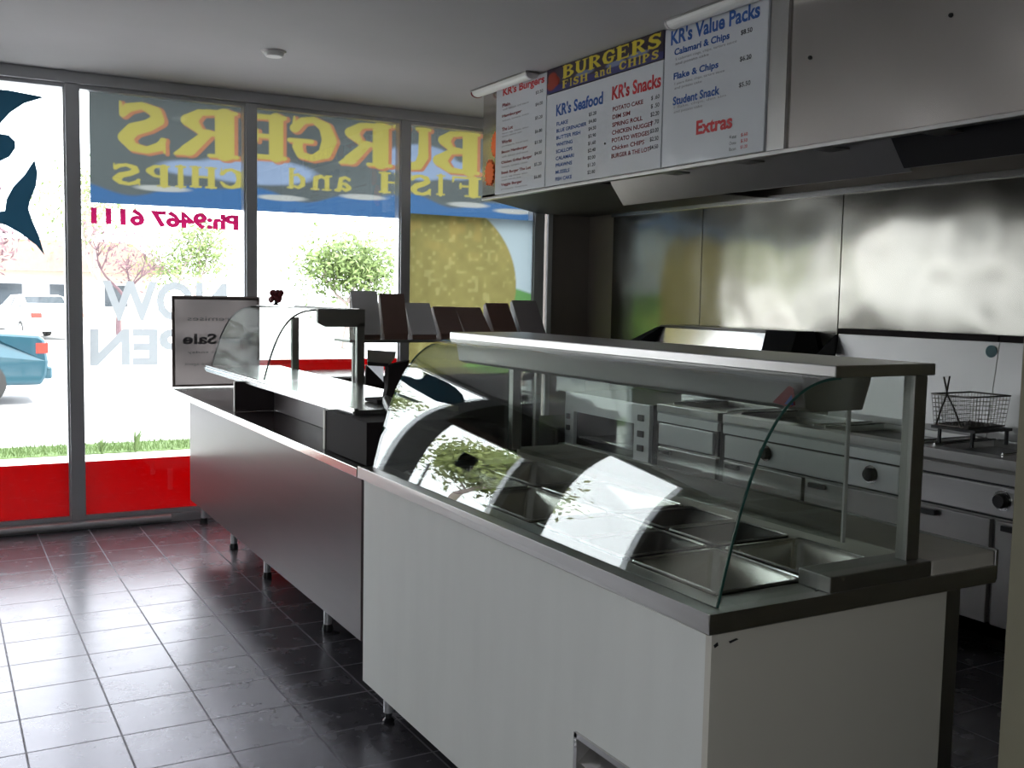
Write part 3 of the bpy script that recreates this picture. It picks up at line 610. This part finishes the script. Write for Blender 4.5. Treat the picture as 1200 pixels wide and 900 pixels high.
# slanted lid boxes on a shelf behind the counter
gs = thing('rear_shelf',(2.3,1.75,1.28),'thin steel shelf on posts behind the servery carrying the slanted lid boxes','shelf')
MB().box(1.72,3.08,1.62,1.87,1.272,1.287).build('shelf_board', M['steel_d'], gs, .002)
for x,z in ((1.78,.898),(2.95,0.0)): MB().box(x-.013,x+.013,1.69,1.716,z,1.272).build('post', M['steel_d'], gs, .002)
bx = [(1.350,.125,.215,'lgrey'),(1.488,.118,.205,'brown'),(1.622,.125,.165,'lgrey'),(1.765,.118,.15,'brown'),(1.895,.135,.148,'brown'),(2.045,.125,.17,'brown'),(2.190,.135,.185,'mgrey')]
dps = [.045,.05,.08,.09,.12,.10,.10]
lbs = ['tall light grey slanted lid box, leftmost of the row beside the display','tall brown slanted lid box, second of the row from the left','low light grey slanted lid box, third of the row from the left','lowest dark brown slanted lid box in the middle of the row','wide low brown slanted lid box just right of the middle','dark brown slanted lid box, second from the right end','dark grey slanted lid box at the right end of the row']
for (x,wd,ht,mt_),lb,dp in zip(bx,lbs,dps):
    k_ = 1.248; x = -.217+(x+.229)*k_; wd *= k_; ht *= k_; dp *= k_; z0 = 1.287
    t = thing('slant_lid_box',(x+wd/2,1.72,z0),lb,'container','slanted lid boxes on the rear shelf'); y_ = 1.645; yb_ = y_+dp
    MB().prism([(y_-.005,z0),(yb_+.03,z0),(yb_+.03,z0+ht-.012),(yb_,z0+ht-.012),(y_,z0+.028),(y_-.005,z0+.028)],'x',x+.004,x+wd-.004).build('bin', M['brown'] if mt_!='mgrey' else M['blackm'], t, .002)
    MB().hexa([(x,y_-.008,z0+.03),(x+wd,y_-.008,z0+.03),(x+wd,yb_,z0+ht),(x,yb_,z0+ht)],[(x,y_+.002,z0+.022),(x+wd,y_+.002,z0+.022),(x+wd,yb_+.01,z0+ht-.010),(x,yb_+.01,z0+ht-.010)]).build('lid', M[mt_], t, .004)

# ------------------------------------------------------------------ white food servery
sv = thing('food_servery',(1.5,-1.1,0),'large white panelled hot food servery with steel worktop and curved glass in the foreground','food servery')
o = MB()
vy0, vy1, vz0, vz1 = -2.02,-1.595,.20,.475       # vent opening
for a in ((-2.06,vy0,.11,.875),(vy1,-.155,.11,.875),(vy0,vy1,vz1,.875),(vy0,vy1,.11,vz0)): o.box(1.12,1.145,a[0],a[1],a[2],a[3])
o.build('front_panel', M['white'], sv)
MB().box(1.12,1.832,-2.078,-2.06,.11,.875).build('end_panel', M['cream'], sv)
MB().box(1.832,1.885,-2.075,-2.05,.11,.875).build('corner_strip', M['steel_d'], sv)
MB().box(1.145,1.885,-.175,-.155,.11,.875).build('far_end_panel', M['white'], sv)
MB().box(1.87,1.885,-2.05,-.175,.11,.875).build('rear_panel', M['steel_d'], sv)
MB().box(1.145,1.87,-2.06,-.175,.11,.13).build('base_board', M['steel_d'], sv)
v = MB(); t_ = .014
for a in ((vy1-t_,vy1,vz0,vz1),(vy0,vy0+t_,vz0,vz1),(vy0,vy1,vz1-t_,vz1),(vy0,vy1,vz0,vz0+t_)): v.box(1.112,1.15,a[0],a[1],a[2],a[3])
vf = v.build('vent_frame', M['steel'], sv, .001)
for k in range(5):
    z = vz1-.05-k*.05; MB().hexa([(1.118,vy0+t_,z-.022),(1.120,vy0+t_,z-.025),(1.120,vy1-t_,z-.025),(1.118,vy1-t_,z-.022)],[(1.17,vy0+t_,z+.02),(1.172,vy0+t_,z+.017),(1.172,vy1-t_,z+.017),(1.17,vy1-t_,z+.02)]).build('louvre', M['steel_b'], vf)
for z in (.455,.44): MB().lathe([(.003,0),(.004,.002)],(1.110,vy1-.007,z),'x',8).build('screw', M['steel_b'], vf)
for y in (-.31,-1.93):
    for x in (1.16,1.82):
        l_ = MB().lathe([(.019,.04),(.019,.11)],(x,y,0)).build('leg', M['alu_l'], sv); MB().lathe([(.02,0),(.022,.01),(.013,.02),(.013,.042)],(x,y,0)).build('foot', M['black'], l_)
# worktop ring round the wells, raised rear ledge and end rail
WY0, WY1, WX0, WX1 = -1.985,-.30,1.205,1.765
o = MB()
o.box(1.108,WX0,-2.085,-.14,.876,.906); o.box(WX0,1.885,-2.085,WY0,.876,.906); o.box(WX0,1.885,WY1,-.14,.876,.906)
o.build('worktop', M['steel'], sv, .002)
MB().box(WX1,1.99,-2.085,-.14,.876,.944).build('rear_ledge', M['ledge'], sv, .004)
MB().box(1.44,WX1,-2.085,-1.99,.906,.944).build('end_rail', M['steel_d'], sv, .003)
o = MB(); o.box(1.100,1.108,-2.093,-.14,.868,.910); o.box(1.100,1.99,-2.093,-2.085,.868,.910); o.build('edge_trim', M['steel'], sv, .0015)
o = MB(); o.box(1.99,2.0,-2.09,-.14,.872,.948); o.build('rear_edge', M['steel_d'], sv, .003)
o = MB(); o.box(WX0-.005,WX1+.005,WY0-.004,WY1+.004,.68,.69); o.box(WX0-.006,WX0,WY0,WY1,.69,.9); o.box(WX1,WX1+.006,WY0,WY1,.69,.9); o.box(WX0,WX1,WY0-.006,WY0,.69,.9); o.box(WX0,WX1,WY1,WY1+.006,.69,.9)
o.build('well_tank', M['oil'], sv)
cols = [(-1.985,-1.665),(-1.645,-1.22),(-1.20,-.76),(-.74,-.30)]
o = MB()
for a, b in zip(cols[:-1],cols[1:]): o.box(WX0,WX1,a[1],b[0],.893,.905)
o.box(1.482,1.496,WY0,WY1,.893,.905); o.build('cross_bars', M['steel'], sv, .002)
prof = arc_profile(1.15,.907,1.477,1.374)
cgl = curved_glass(sv, prof, -2.055,-.165)
end_glass(sv, prof, 1.709,-2.053); end_glass(sv, prof, 1.709,-.173)
MB().box(1.712,1.718,-1.862,-.25,.944,1.345).build('rear_glass', [M['glass']], sv)
MB().box(1.710,1.720,-1.866,-1.860,.944,1.345).build('glass_edge', M['lgrey'], sv)
o = MB(); o.box(1.455,1.775,-2.06,-.16,1.372,1.399); cp = o.build('canopy', M['steel'], sv, .003)
MB().prism([(1.475,1.295),(1.50,1.285),(1.66,1.285),(1.69,1.372),(1.46,1.372)],'y',-1.955,-.20).build('lamp_housing', M['steel_d'], sv, .003)
for y in (-2.055,-.20): MB().box(1.708,1.75,y-.004,y+.028,.944,1.372).build('post', M['steel_d'], sv, .002)
stk = MB().prism([(-1.875,1.302),(-1.925,1.345),(-1.938,1.34),(-1.945,1.302),(-1.93,1.296)],'x',1.452,1.4545).build('warning_sticker', M['dkred_t'], sv); stk['label'] = 'small red and blue rounded triangle warning sticker'
MB().prism([(-1.915,1.302),(-1.935,1.325),(-1.942,1.302)],'x',1.4508,1.452).build('sticker_mark', M['blue_t'], stk)
o = MB()
for y,z,a in ((-2.0,.845,.006),(-2.01,.845,.012)): pass
ch_ = MB().prism([(1.1255,.840),(1.135,.845),(1.137,.838),(1.128,.834)],'y',-2.0795,-2.078).build('paint_chip', M['black'], sv)
MB().prism([(1.165,.842),(1.185,.846),(1.19,.843),(1.168,.838)],'y',-2.0795,-2.078).build('paint_chip', M['black'], sv)

def pan(x0, x1, y0, y1, depth, mat, lb):
    t = thing('food_pan',((x0+x1)/2,(y0+y1)/2,.905),lb,'food pan','pans set in the servery wells')
    rim = .012; tp = .018; z = .9085; m = MB()
    def ring(a, zz): return [(x0+a,y0+a,zz),(x1-a,y0+a,zz),(x1-a,y1-a,zz),(x0+a,y1-a,zz)]
    def rr(a, zz, r=.02):
        out = []
        for cx, cy, s in ((x1-a-r,y1-a-r,0),(x0+a+r,y1-a-r,1),(x0+a+r,y0+a+r,2),(x1-a-r,y0+a+r,3)):
            for k in range(4): an = math.pi/2*(s+k/3); out.append((cx+r*math.cos(an),cy+r*math.sin(an),zz))
        return out
    rings = [rr(0,z-.004,.012),rr(0,z,.012),rr(rim,z,.02),rr(rim+.004,z-.01,.025),rr(rim+tp,z-depth+.02,.035),rr(rim+tp+.015,z-depth,.03)]
    n = 16; vs = [p for r_ in rings for p in r_]
    m.add(vs, [(i*n+j,i*n+(j+1)%n,(i+1)*n+(j+1)%n,(i+1)*n+j) for i in range(5) for j in range(n)]+[tuple(range(5*n,6*n))], 0, True)
    ob = m.build('tray', mat, t); ob.modifiers.new('s','SOLIDIFY').thickness = .0015
    r2 = MB().tube(rr(.003,z+.001,.012),.0035,6,closed=True); r2.build('rolled_rim', M['steel_b'] if mat==M['pan'] else M['steel'], t)
pans = [
 (1.21,1.478,-1.98,-1.67,.12,'pan','steel pan in the nearest front corner of the servery'),(1.50,1.76,-1.98,-1.67,.12,'pan','steel pan behind the nearest corner one, below the rear ledge'),
 (1.50,1.76,-1.64,-1.44,.10,'blackm','small black pan in the back row next to the nearest steel pan'),(1.50,1.76,-1.425,-1.225,.10,'blackm','small black pan in the back row, second from the near end'),
 (1.21,1.478,-1.64,-1.44,.10,'blackm','small black pan in the front row next to the nearest corner pan'),(1.21,1.478,-1.425,-1.225,.10,'blackm','small black pan in the front row under the bright window reflection'),
 (1.21,1.478,-1.195,-.765,.15,'pan','long steel pan in the front row at mid length of the servery'),(1.50,1.76,-1.195,-.765,.15,'pan','long steel pan in the back row at mid length of the servery'),
 (1.21,1.478,-.735,-.305,.15,'pan','long steel pan in the front row at the far end of the servery'),(1.50,1.76,-.735,-.305,.15,'pan','long steel pan in the back row at the far end of the servery')]
for p in pans: pan(*p[:5], M[p[5]], p[6])

# ------------------------------------------------------------------ cooking line
def knob(par, x, y, z, r=.032):
    k = MB().lathe([(r*.6,0),(r,-.006),(r,-.022),(r*.82,-.03)],(x,y,z),'x',16).build('knob', M['blackm'], par)
    MB().lathe([(r*1.35,0),(r*1.35,-.003)],(x-.0,y,z),'x',18).build('knob_plate', M['steel_b'], k)
def appliance(name, y0, y1, lb, cat, knobs, tanks=2, fm='satin'):
    t = thing(name,(3.98,(y0+y1)/2,0),lb,cat,None); xf = 3.60
    MB().box(xf+.03,4.30,y0,y1,.14,.86).build('body', M['steel_d'], t)
    MB().hexa([(xf+.015,y0,.845),(4.30,y0,.845),(4.30,y1,.845),(xf+.015,y1,.845)],[(xf,y0,.86),(4.30,y0,.86),(4.30,y1,.86),(xf,y1,.86)]).build('top_rim', M[fm], t)
    # top deck with tank openings
    d = MB(); n = tanks; wy = (y1-y0)/n
    d.box(xf,xf+.09,y0,y1,.86,.905); d.box(4.14,4.30,y0,y1,.86,.905)
    for k in range(n+1): yy = y0+k*wy; d.box(xf+.09,4.14,max(y0,yy-.03),min(y1,yy+.03),.86,.905)
    d.build('deck', M['steel'], t, .003)
    for k in range(n):
        a, b = y0+k*wy+.03, y0+(k+1)*wy-.03; q = MB()
        q.box(xf+.09,4.14,a,b,.862,.872); q.build('tank_base', M['oil'], t)
        MB().tube([(xf+.10,a+.01,.908),(4.13,a+.01,.908)],.005,6).tube([(xf+.10,b-.01,.908),(4.13,b-.01,.908)],.005,6).build('tank_rail', M['steel_b'], t)
    MB().box(xf+.004,xf+.03,y0+.004,y1-.004,.80,.845).build('fascia', M[fm], t)
    cpn = MB(); cpn.box(xf-.004,xf+.03,y0+.03,y1-.03,.665,.79); cpn.build('control_panel', M[fm], t, .004)
    MB().box(xf+.012,xf+.03,y0+.004,y1-.004,.655,.80).build('panel_surround', M['blackm'], t)
    for yk in knobs: knob(t, xf-.004, yk, .735)
    nd = max(1,round((y1-y0)/.55)); wd = (y1-y0)/nd
    for k in range(nd):
        a, b = y0+k*wd+.012, y0+(k+1)*wd-.012; dr = MB().box(xf+.006,xf+.03,a,b,.20,.645).build('door', M['steel_d'], t, .004)
        MB().box(xf-.02,xf+.006,b-.14,b-.04,.61,.635).build('handle', M['blackm'], dr, .004)
    for yy in (y0+.06,y1-.06):
        for xx in (xf+.1,4.22): MB().lathe([(.022,0),(.022,.15)],(xx,yy,0)).build('leg', M['steel_d'], t)
    MB().box(xf+.03,4.28,y0+.01,y1-.01,.14,.2).build('base_shelf', M['blackm'], t)
    return t
a1 = appliance('double_fryer',-.49,.76,'wide stainless double fryer with two dark knobs seen through the servery glass','fryer',(.40,-.30),2)
a2 = appliance('single_fryer',-1.36,-.52,'stainless fryer beside the right wall edge, one dark round knob showing','fryer',(-.985,-1.28),2,'steel')
a3 = appliance('griddle_bench',.80,1.36,'plain stainless bench unit between the salamander and the double fryer','bench unit',(),1)
def splash(par, y0, y1, zt=1.365):
    # wedge shaped flue splashback
    s_ = MB(); s_.prism([(4.30,.905),(4.14,.905),(4.14,.94),(4.20,zt),(4.30,zt)],'y',y0,y1); s_.build('splashback', M['splash'], par, .002)
    MB().box(4.19,4.31,y0+.004,y1-.004,zt,zt+.03).build('flue_top', M['matt'], par)
splash(a1,-.5045,.50); splash(a2,-1.36,-.5055)
o = MB(); o.prism([(4.05,1.25),(4.30,1.25),(4.19,1.36)],'y',.505,.515); o.build('flue_gusset', M['black'], a1)
dot = MB().lathe([(.03,0),(.03,-.004)],(4.193,-.468,1.318),'x',18); dot = dot.build('round_badge', M['bluelid'], a1)
# salamander oven with open slot
t = thing('salamander_oven',(3.95,1.9,0),'steel salamander grill oven with open dark slot behind the servery glass','oven')
x0 = 3.60; ya, yb = 1.43,2.40
o = MB(); o.box(x0,x0+.03,ya,yb,.76,.885); o.box(x0,x0+.03,ya,ya+.16,.10,.76); o.box(x0,x0+.03,yb-.11,yb,.52,.76); o.box(x0-.05,x0+.03,ya+.16,yb,.50,.53)
o.build('front_frame', M['satin'], t, .004)
o = MB(); o.box(x0+.03,4.28,ya,yb,.855,.885); o.box(x0+.03,4.28,ya,ya+.02,.1,.855); o.box(x0+.03,4.28,yb-.02,yb,.1,.855); o.box(4.26,4.28,ya,yb,.1,.855); o.box(x0+.03,4.28,ya,yb,.1,.5)
o.build('casing', M['blackm'], t)
g_ = MB()
for k in range(14): yy = ya+.2+k*.048; g_.tube([(x0+.03,yy,.58),(x0+.5,yy,.58)],.004,6)
g_.tube([(x0+.04,ya+.18,.585),(x0+.04,yb-.12,.585)],.007,6); g_.build('grill_rack', M['steel_b'], t)
for z in (.80,.70,.61): MB().box(x0-.012,x0,ya+.05,ya+.11,z-.02,z+.02).build('switch', M['blackm'], t, .002)
for z in (.72,.64): MB().box(x0-.012,x0,yb-.07,yb-.03,z-.018,z+.018).build('switch', M['blackm'], t, .002)
# tilted flue splash of the oven line
t = thing('tilted_flue_hood',(4.2,1.65,1.2),'open steel flue trough with bright tilted face and black ends against the splash wall','flue')
MB().hexa([(4.205,1.02,1.20),(4.215,1.02,1.20),(4.215,2.26,1.20),(4.205,2.26,1.20)],[(4.24,1.12,1.345),(4.25,1.12,1.345),(4.25,2.14,1.345),(4.24,2.14,1.345)]).build('tilted_face', M['steel_b'], t)
o = MB(); o.hexa([(4.05,2.28,1.20),(4.36,2.28,1.20),(4.36,2.42,1.20),(4.05,2.42,1.20)],[(4.22,2.15,1.35),(4.36,2.15,1.35),(4.36,2.18,1.35),(4.22,2.18,1.35)]); o.build('end_cheek', M['black'], t)
o = MB(); o.hexa([(4.10,.78,1.20),(4.36,.78,1.20),(4.36,1.02,1.20),(4.10,1.02,1.20)],[(4.22,.84,1.365),(4.36,.84,1.365),(4.36,1.10,1.365),(4.22,1.10,1.365)]); o.build('end_cheek', M['black'], t)
MB().box(4.22,4.37,1.10,2.16,1.35,1.362).build('top_lip', M['black'], t)
MB().box(4.22,4.36,.82,2.4,.91,1.20).build('back_riser', M['steel_d'], t)
# low cabinet in the corner
t = thing('corner_cabinet',(3.95,2.9,0),'low brown grey cabinet in the dim corner below the brown wall','cabinet')
MB().box(3.6,4.36,2.50,3.20,.0,.62).build('body', M['mgrey'], t, .01); MB().box(3.585,3.6,2.53,3.17,.06,.60).build('door', M['mgrey'], t, .004)
t = thing('back_bench',(2.95,3.0,0),'dark low bench cabinet under the burger bun window print','bench')
MB().box(1.95,3.52,2.72,3.30,.10,.97).build('body', M['matt'], t); MB().box(1.93,3.54,2.70,3.32,.97,1.0).build('bench_top', M['lam_d'], t, .003)
for x in (2.0,3.45):
    for y in (2.77,3.25): MB().lathe([(.02,0),(.02,.10)],(x,y,0)).build('leg', M['steel_d'], t)
# frying baskets
def basket(cx, cy, z, lb):
    t = thing('frying_basket',(cx,cy,z),lb,'frying basket'); lx, ly, h = .14,.10,.14
    m = MB()
    def rect(s, zz): return [(cx-lx*s,cy-ly*s,zz),(cx+lx*s,cy-ly*s,zz),(cx+lx*s,cy+ly*s,zz),(cx-lx*s,cy+ly*s,zz)]
    m.tube(rect(1,z+h),.004,6,closed=True); m.tube(rect(.9,z+.003),.003,6,closed=True); m.build('rim', M['wire'], t)
    m = MB()
    for k in range(1,7): m.tube(rect(.9+.1*k/7,z+h*k/7),.0012,4,closed=True)
    for k in range(13):
        s = -1+2*k/12
        for sg_ in (-1,1):
            m.tube([(cx+lx*s*.9,cy+sg_*ly*.9,z),(cx+lx*s,cy+sg_*ly,z+h)],.0011,4); m.tube([(cx+sg_*lx*.9,cy+ly*s*.9,z),(cx+sg_*lx,cy+ly*s,z+h)],.0011,4)
        m.tube([(cx+lx*s*.9,cy-ly*.9,z),(cx+lx*s*.9,cy+ly*.9,z)],.0011,4); m.tube([(cx-lx*.9,cy+ly*s*.9,z),(cx+lx*.9,cy+ly*s*.9,z)],.0011,4)
    m.build('mesh_basket', M['wire'], t)
    m = MB(); x = cx-lx-.004
    m.tube([(x,cy-.065,z+.005),(x-.01,cy-.03,z+.09),(x-.02,cy-.004,z+h),(x-.03,cy+.014,z+h+.085),(x-.03,cy-.016,z+h+.09),(x-.02,cy+.004,z+h),(x-.01,cy+.03,z+.09),(x,cy+.065,z+.005)],.0042,6); m.build('handle', M['wire'], t)
basket(3.88,-.60,.99,'wire frying basket with looped handle resting above the right fryer')
o = MB(); q = thing('basket_rack',(3.88,-.62,.905),'narrow black rack under the frying basket on the fryer','rack')
o.box(3.76,4.02,-.72,-.49,.972,.985); o.build('rack_plate', M['blackm'], q)
o = MB()
for x in (3.77,4.01):
    for y in (-.70,-.53): MB().box(x-.006,x+.006,y-.006,y+.006,.907,.972).build('foot', M['blackm'], q)

# ------------------------------------------------------------------ outside
gz = -.1
struct(MB().box(-60,60,3.6,7.2,gz-.1,gz).build('forecourt_paving', M['concrete']))
struct(MB().box(-60,60,7.9,30,gz-.1,gz-.005).build('road_surface', M['road']))
struct(MB().box(-60,60,30,90,gz-.1,gz).build('far_ground', M['concrete']))
struct(MB().box(-60,60,7.2,7.9,gz-.1,gz+.01).build('verge_ground', M['grass']))
g = MB()
for k in range(5200):
    x = random.uniform(-1,3.4); y = random.uniform(7.2,7.9); h_ = random.uniform(.03,.07); a = random.uniform(0,6.3); dx, dy = .005*math.cos(a), .005*math.sin(a); lx_ = random.uniform(-.02,.02)
    g.add([(x-dx,y-dy,gz),(x+dx,y+dy,gz),(x+lx_,y+lx_*.5,gz+h_)],[(0,1,2)])
tag(g.build('grass_strip', M['grass']),'strip of short green grass outside along the shop forecourt','grass',None,'stuff')
def tuft(x, y, lb, s=1):
    m = MB()
    for k in range(26):
        a = random.uniform(0,6.3); le = random.uniform(.15,.3)*s; sp = random.uniform(.02,.16)*s; b_ = .008
        p0 = Vector((x,y,gz+.01)); p1 = p0+Vector((math.cos(a)*sp*.4,math.sin(a)*sp*.4,le*.6)); p2 = p0+Vector((math.cos(a)*sp,math.sin(a)*sp,le)); s_ = Vector((-math.sin(a),math.cos(a),0))*b_
        m.add([p0-s_,p0+s_,p1+s_*.8,p1-s_*.8,p2],[(0,1,2,3),(3,2,4)])
    tag(m.build('spiky_plant', M['grass']), lb, 'plant','spiky plants on the grass strip')
tuft(1.50,7.12,'spiky green plant in the grass, right one of the pair seen past the counter',1.0); tuft(1.18,7.1,'smaller spiky green plant in the grass, left one of the pair',.7)
def tree(x, y, ht, spread, leafmat, barkmat, nleaf, lb, crown0=.35, lsz=.12, seed=1, bare=False):
    rnd = random.Random(seed); t = thing('tree',(x,y,gz),lb,'tree','trees across the road'); b_ = MB(); tips = []
    def br(p, d, L_, r_, lev):
        pts = [p]; q = p.copy(); dd = d.copy()
        for k in range(4):
            dd = (dd+Vector((rnd.uniform(-.22,.22),rnd.uniform(-.22,.22),rnd.uniform(-.02,.16)))).normalized(); q = q+dd*L_/4; pts.append(q.copy())
        b_.tube(pts,[r_*(1-.12*k) for k in range(5)],6)
        if lev == 0: tips.append(q); tips.append(pts[2]); return
        for k in range(3 if lev > 1 else 4):
            a = rnd.uniform(0,6.3); nd = (dd*.75+Vector((math.cos(a),math.sin(a),rnd.uniform(.0,.5)))*.75).normalized()
            br(pts[rnd.choice((3,4,4))], nd, L_*.66*rnd.uniform(.8,1.15), r_*.55, lev-1)
    br(Vector((x,y,gz)), Vector((.05,.0,1)), ht*crown0, ht*.022, 3)
    b_.build('trunk_and_branches', barkmat, t)
    m = MB()
    for k in range(nleaf):
        c = rnd.choice(tips)+Vector((rnd.gauss(0,1),rnd.gauss(0,1),rnd.gauss(0,.8)))*spread
        a = Vector((rnd.gauss(0,1),rnd.gauss(0,1),rnd.gauss(0,1))).normalized(); bb = a.orthogonal().normalized(); s_ = lsz*rnd.uniform(.6,1.3)
        m.add([c-a*s_,c+bb*s_*.4,c+a*s_,c-bb*s_*.4],[(0,1,2,3)])
    m.build('foliage', leafmat, t)
tree(.95,27,5.2,.35,M['leaf_p'],M['bark_p'],1500,'small pinkish purple tree behind the parked car at far left',.33,.10,3)
tree(4.9,31,4.4,.4,M['leaf_p'],M['bark_p'],350,'sparse bare branched tree seen above the frosted lettering',.34,.08,8)
tree(10.6,26,4.6,.5,M['leaf_g'],M['bark'],4200,'bushy bright green tree outside the third window pane',.3,.11,5)
tree(8.8,37,5.6,.5,M['leaf_g'],M['bark'],2200,'pale thin leaved tree behind the bushy green one',.33,.11,12)
tree(5.0,36,7.5,.6,M['leaf_g'],M['bark'],1200,'tall sparse tree far across the road in the middle',.36,.1,21)
tree(-5.9,13,4.7,.36,M['leaf'],M['bark'],9500,'large olive leaved gum tree nearest the shop door, mirrored in the servery glass',.33,.09,31)
tree(-3.6,15.5,6.8,.38,M['leaf'],M['bark'],6000,'rounded olive gum tree across the road left of the pinkish tree',.33,.11,37)
# house and fence across the road
t = thing('house',(3.3,40,gz),'pale house with low brown roof far across the road','house')
MB().box(1.0,7.5,40,46,gz,2.2).build('walls', M['brick'], t)
MB().prism([(.4,2.2),(8.1,2.2),(6.6,3.4),(1.9,3.4)],'y',39.4,46.5).build('roof', M['tilesr'], t)
for x in (1.8,3.6,5.6): f_ = MB().box(x,x+1.0,39.93,40.02,.8,1.8).build('window', M['alu_l'], t); MB().box(x+.08,x+.92,39.91,39.93,.88,1.72).build('pane', M['wglass'], f_)
f = thing('fence',(7,33,gz),'low white fence along the far side of the road','fence')
MB().box(5.9,12,33.02,33.06,.25,.95).build('rail_panel', M['concrete'], f)
for k in range(8): MB().box(5.9+k*.85,6.0+k*.85,32.98,33.08,gz,1.05).build('post', M['concrete'], f)
# cars
def car(x_rear, y, paint, lb, L_=4.3, flip=False):
    t = thing('car',(x_rear-L_/2,y,gz),lb,'car'); s = -1
    def X(a): return x_rear+s*a
    side = [(0.02,.42),(0,.62),(.04,.92),(.12,.98),(.75,1.02),(1.3,1.38),(1.75,1.44),(2.55,1.42),(3.05,1.12),(3.35,1.0),(4.1,.86),(4.28,.7),(4.3,.42),(4.2,.28),(.1,.28)]
    body = [(a,b) for a,b in side]; m = MB(); hw = .84
    def ins(b): return .0 if b < .98 else (b-.98)*.42
    vs = [(X(a),y-hw+ins(b),gz+b) for a,b in body]+[(X(a),y+hw-ins(b),gz+b) for a,b in body]; n = len(body)
    m.add(vs,[(i,(i+1)%n,(i+1)%n+n,i+n) for i in range(n)],0); m.add(vs,[tuple(range(n)),tuple(range(n,2*n))[::-1]],0)
    m.build('body', paint, t, .04)
    for sy in (-1,1):
        yy = y+sy*(hw-.07)
        for q in ([(.98,1.05),(1.38,1.34),(1.85,1.38),(1.85,1.05)],[(1.92,1.05),(1.92,1.38),(2.5,1.36),(2.95,1.08)]):
            o_ = MB(); o_.add([(X(a),y+sy*(hw-ins(b)+.008),gz+b) for a,b in q],[(0,1,2,3)]); o_.build('side_window', M['wglass'], t).modifiers.new('s','SOLIDIFY').thickness = .01
        for a in (.85,3.45):
            w_ = MB().lathe([(.2,-.1),(.31,-.09),(.32,0),(.31,.09),(.2,.1)],(X(a),y+sy*(hw-.09),gz+.32),'y',20).build('wheel', M['tyre'], t)
            MB().lathe([(.05,0),(.19,.0),(.19,.012)],(X(a),y+sy*(hw+.012)-(.012 if sy>0 else 0),gz+.32),'y',16).build('hub', M['cars'], w_)
        MB().box(X(-.005),X(.06),y+sy*.60-.16,y+sy*.60+.16,gz+.72,gz+.88).build('tail_lamp', M['lampred'], t, .01)
        MB().box(X(.02),X(.16),y+sy*(hw+.002)-.005,y+sy*(hw+.002)+.005,gz+.73,gz+.87).build('tail_lamp', M['lampred'], t)
    o_ = MB(); o_.add([(X(.8),y-.62,gz+1.045),(X(.8),y+.62,gz+1.045),(X(1.28),y+.58,gz+1.38),(X(1.28),y-.58,gz+1.38)],[(0,1,2,3)]); o_.build('rear_window', M['wglass'], t).modifiers.new('s','SOLIDIFY').thickness = .01
    MB().box(X(-.05),X(.12),y-.80,y+.80,gz+.36,gz+.54).build('bumper', paint, t, .03)
    return t
car(1.16,13.0,M['carb'],'teal blue sedan on the road outside at the left edge')
c2 = car(2.7+2.15,34,M['cars'],'silver parked sedan below the pinkish tree in the distance'); c2.rotation_euler.z = R(-78)
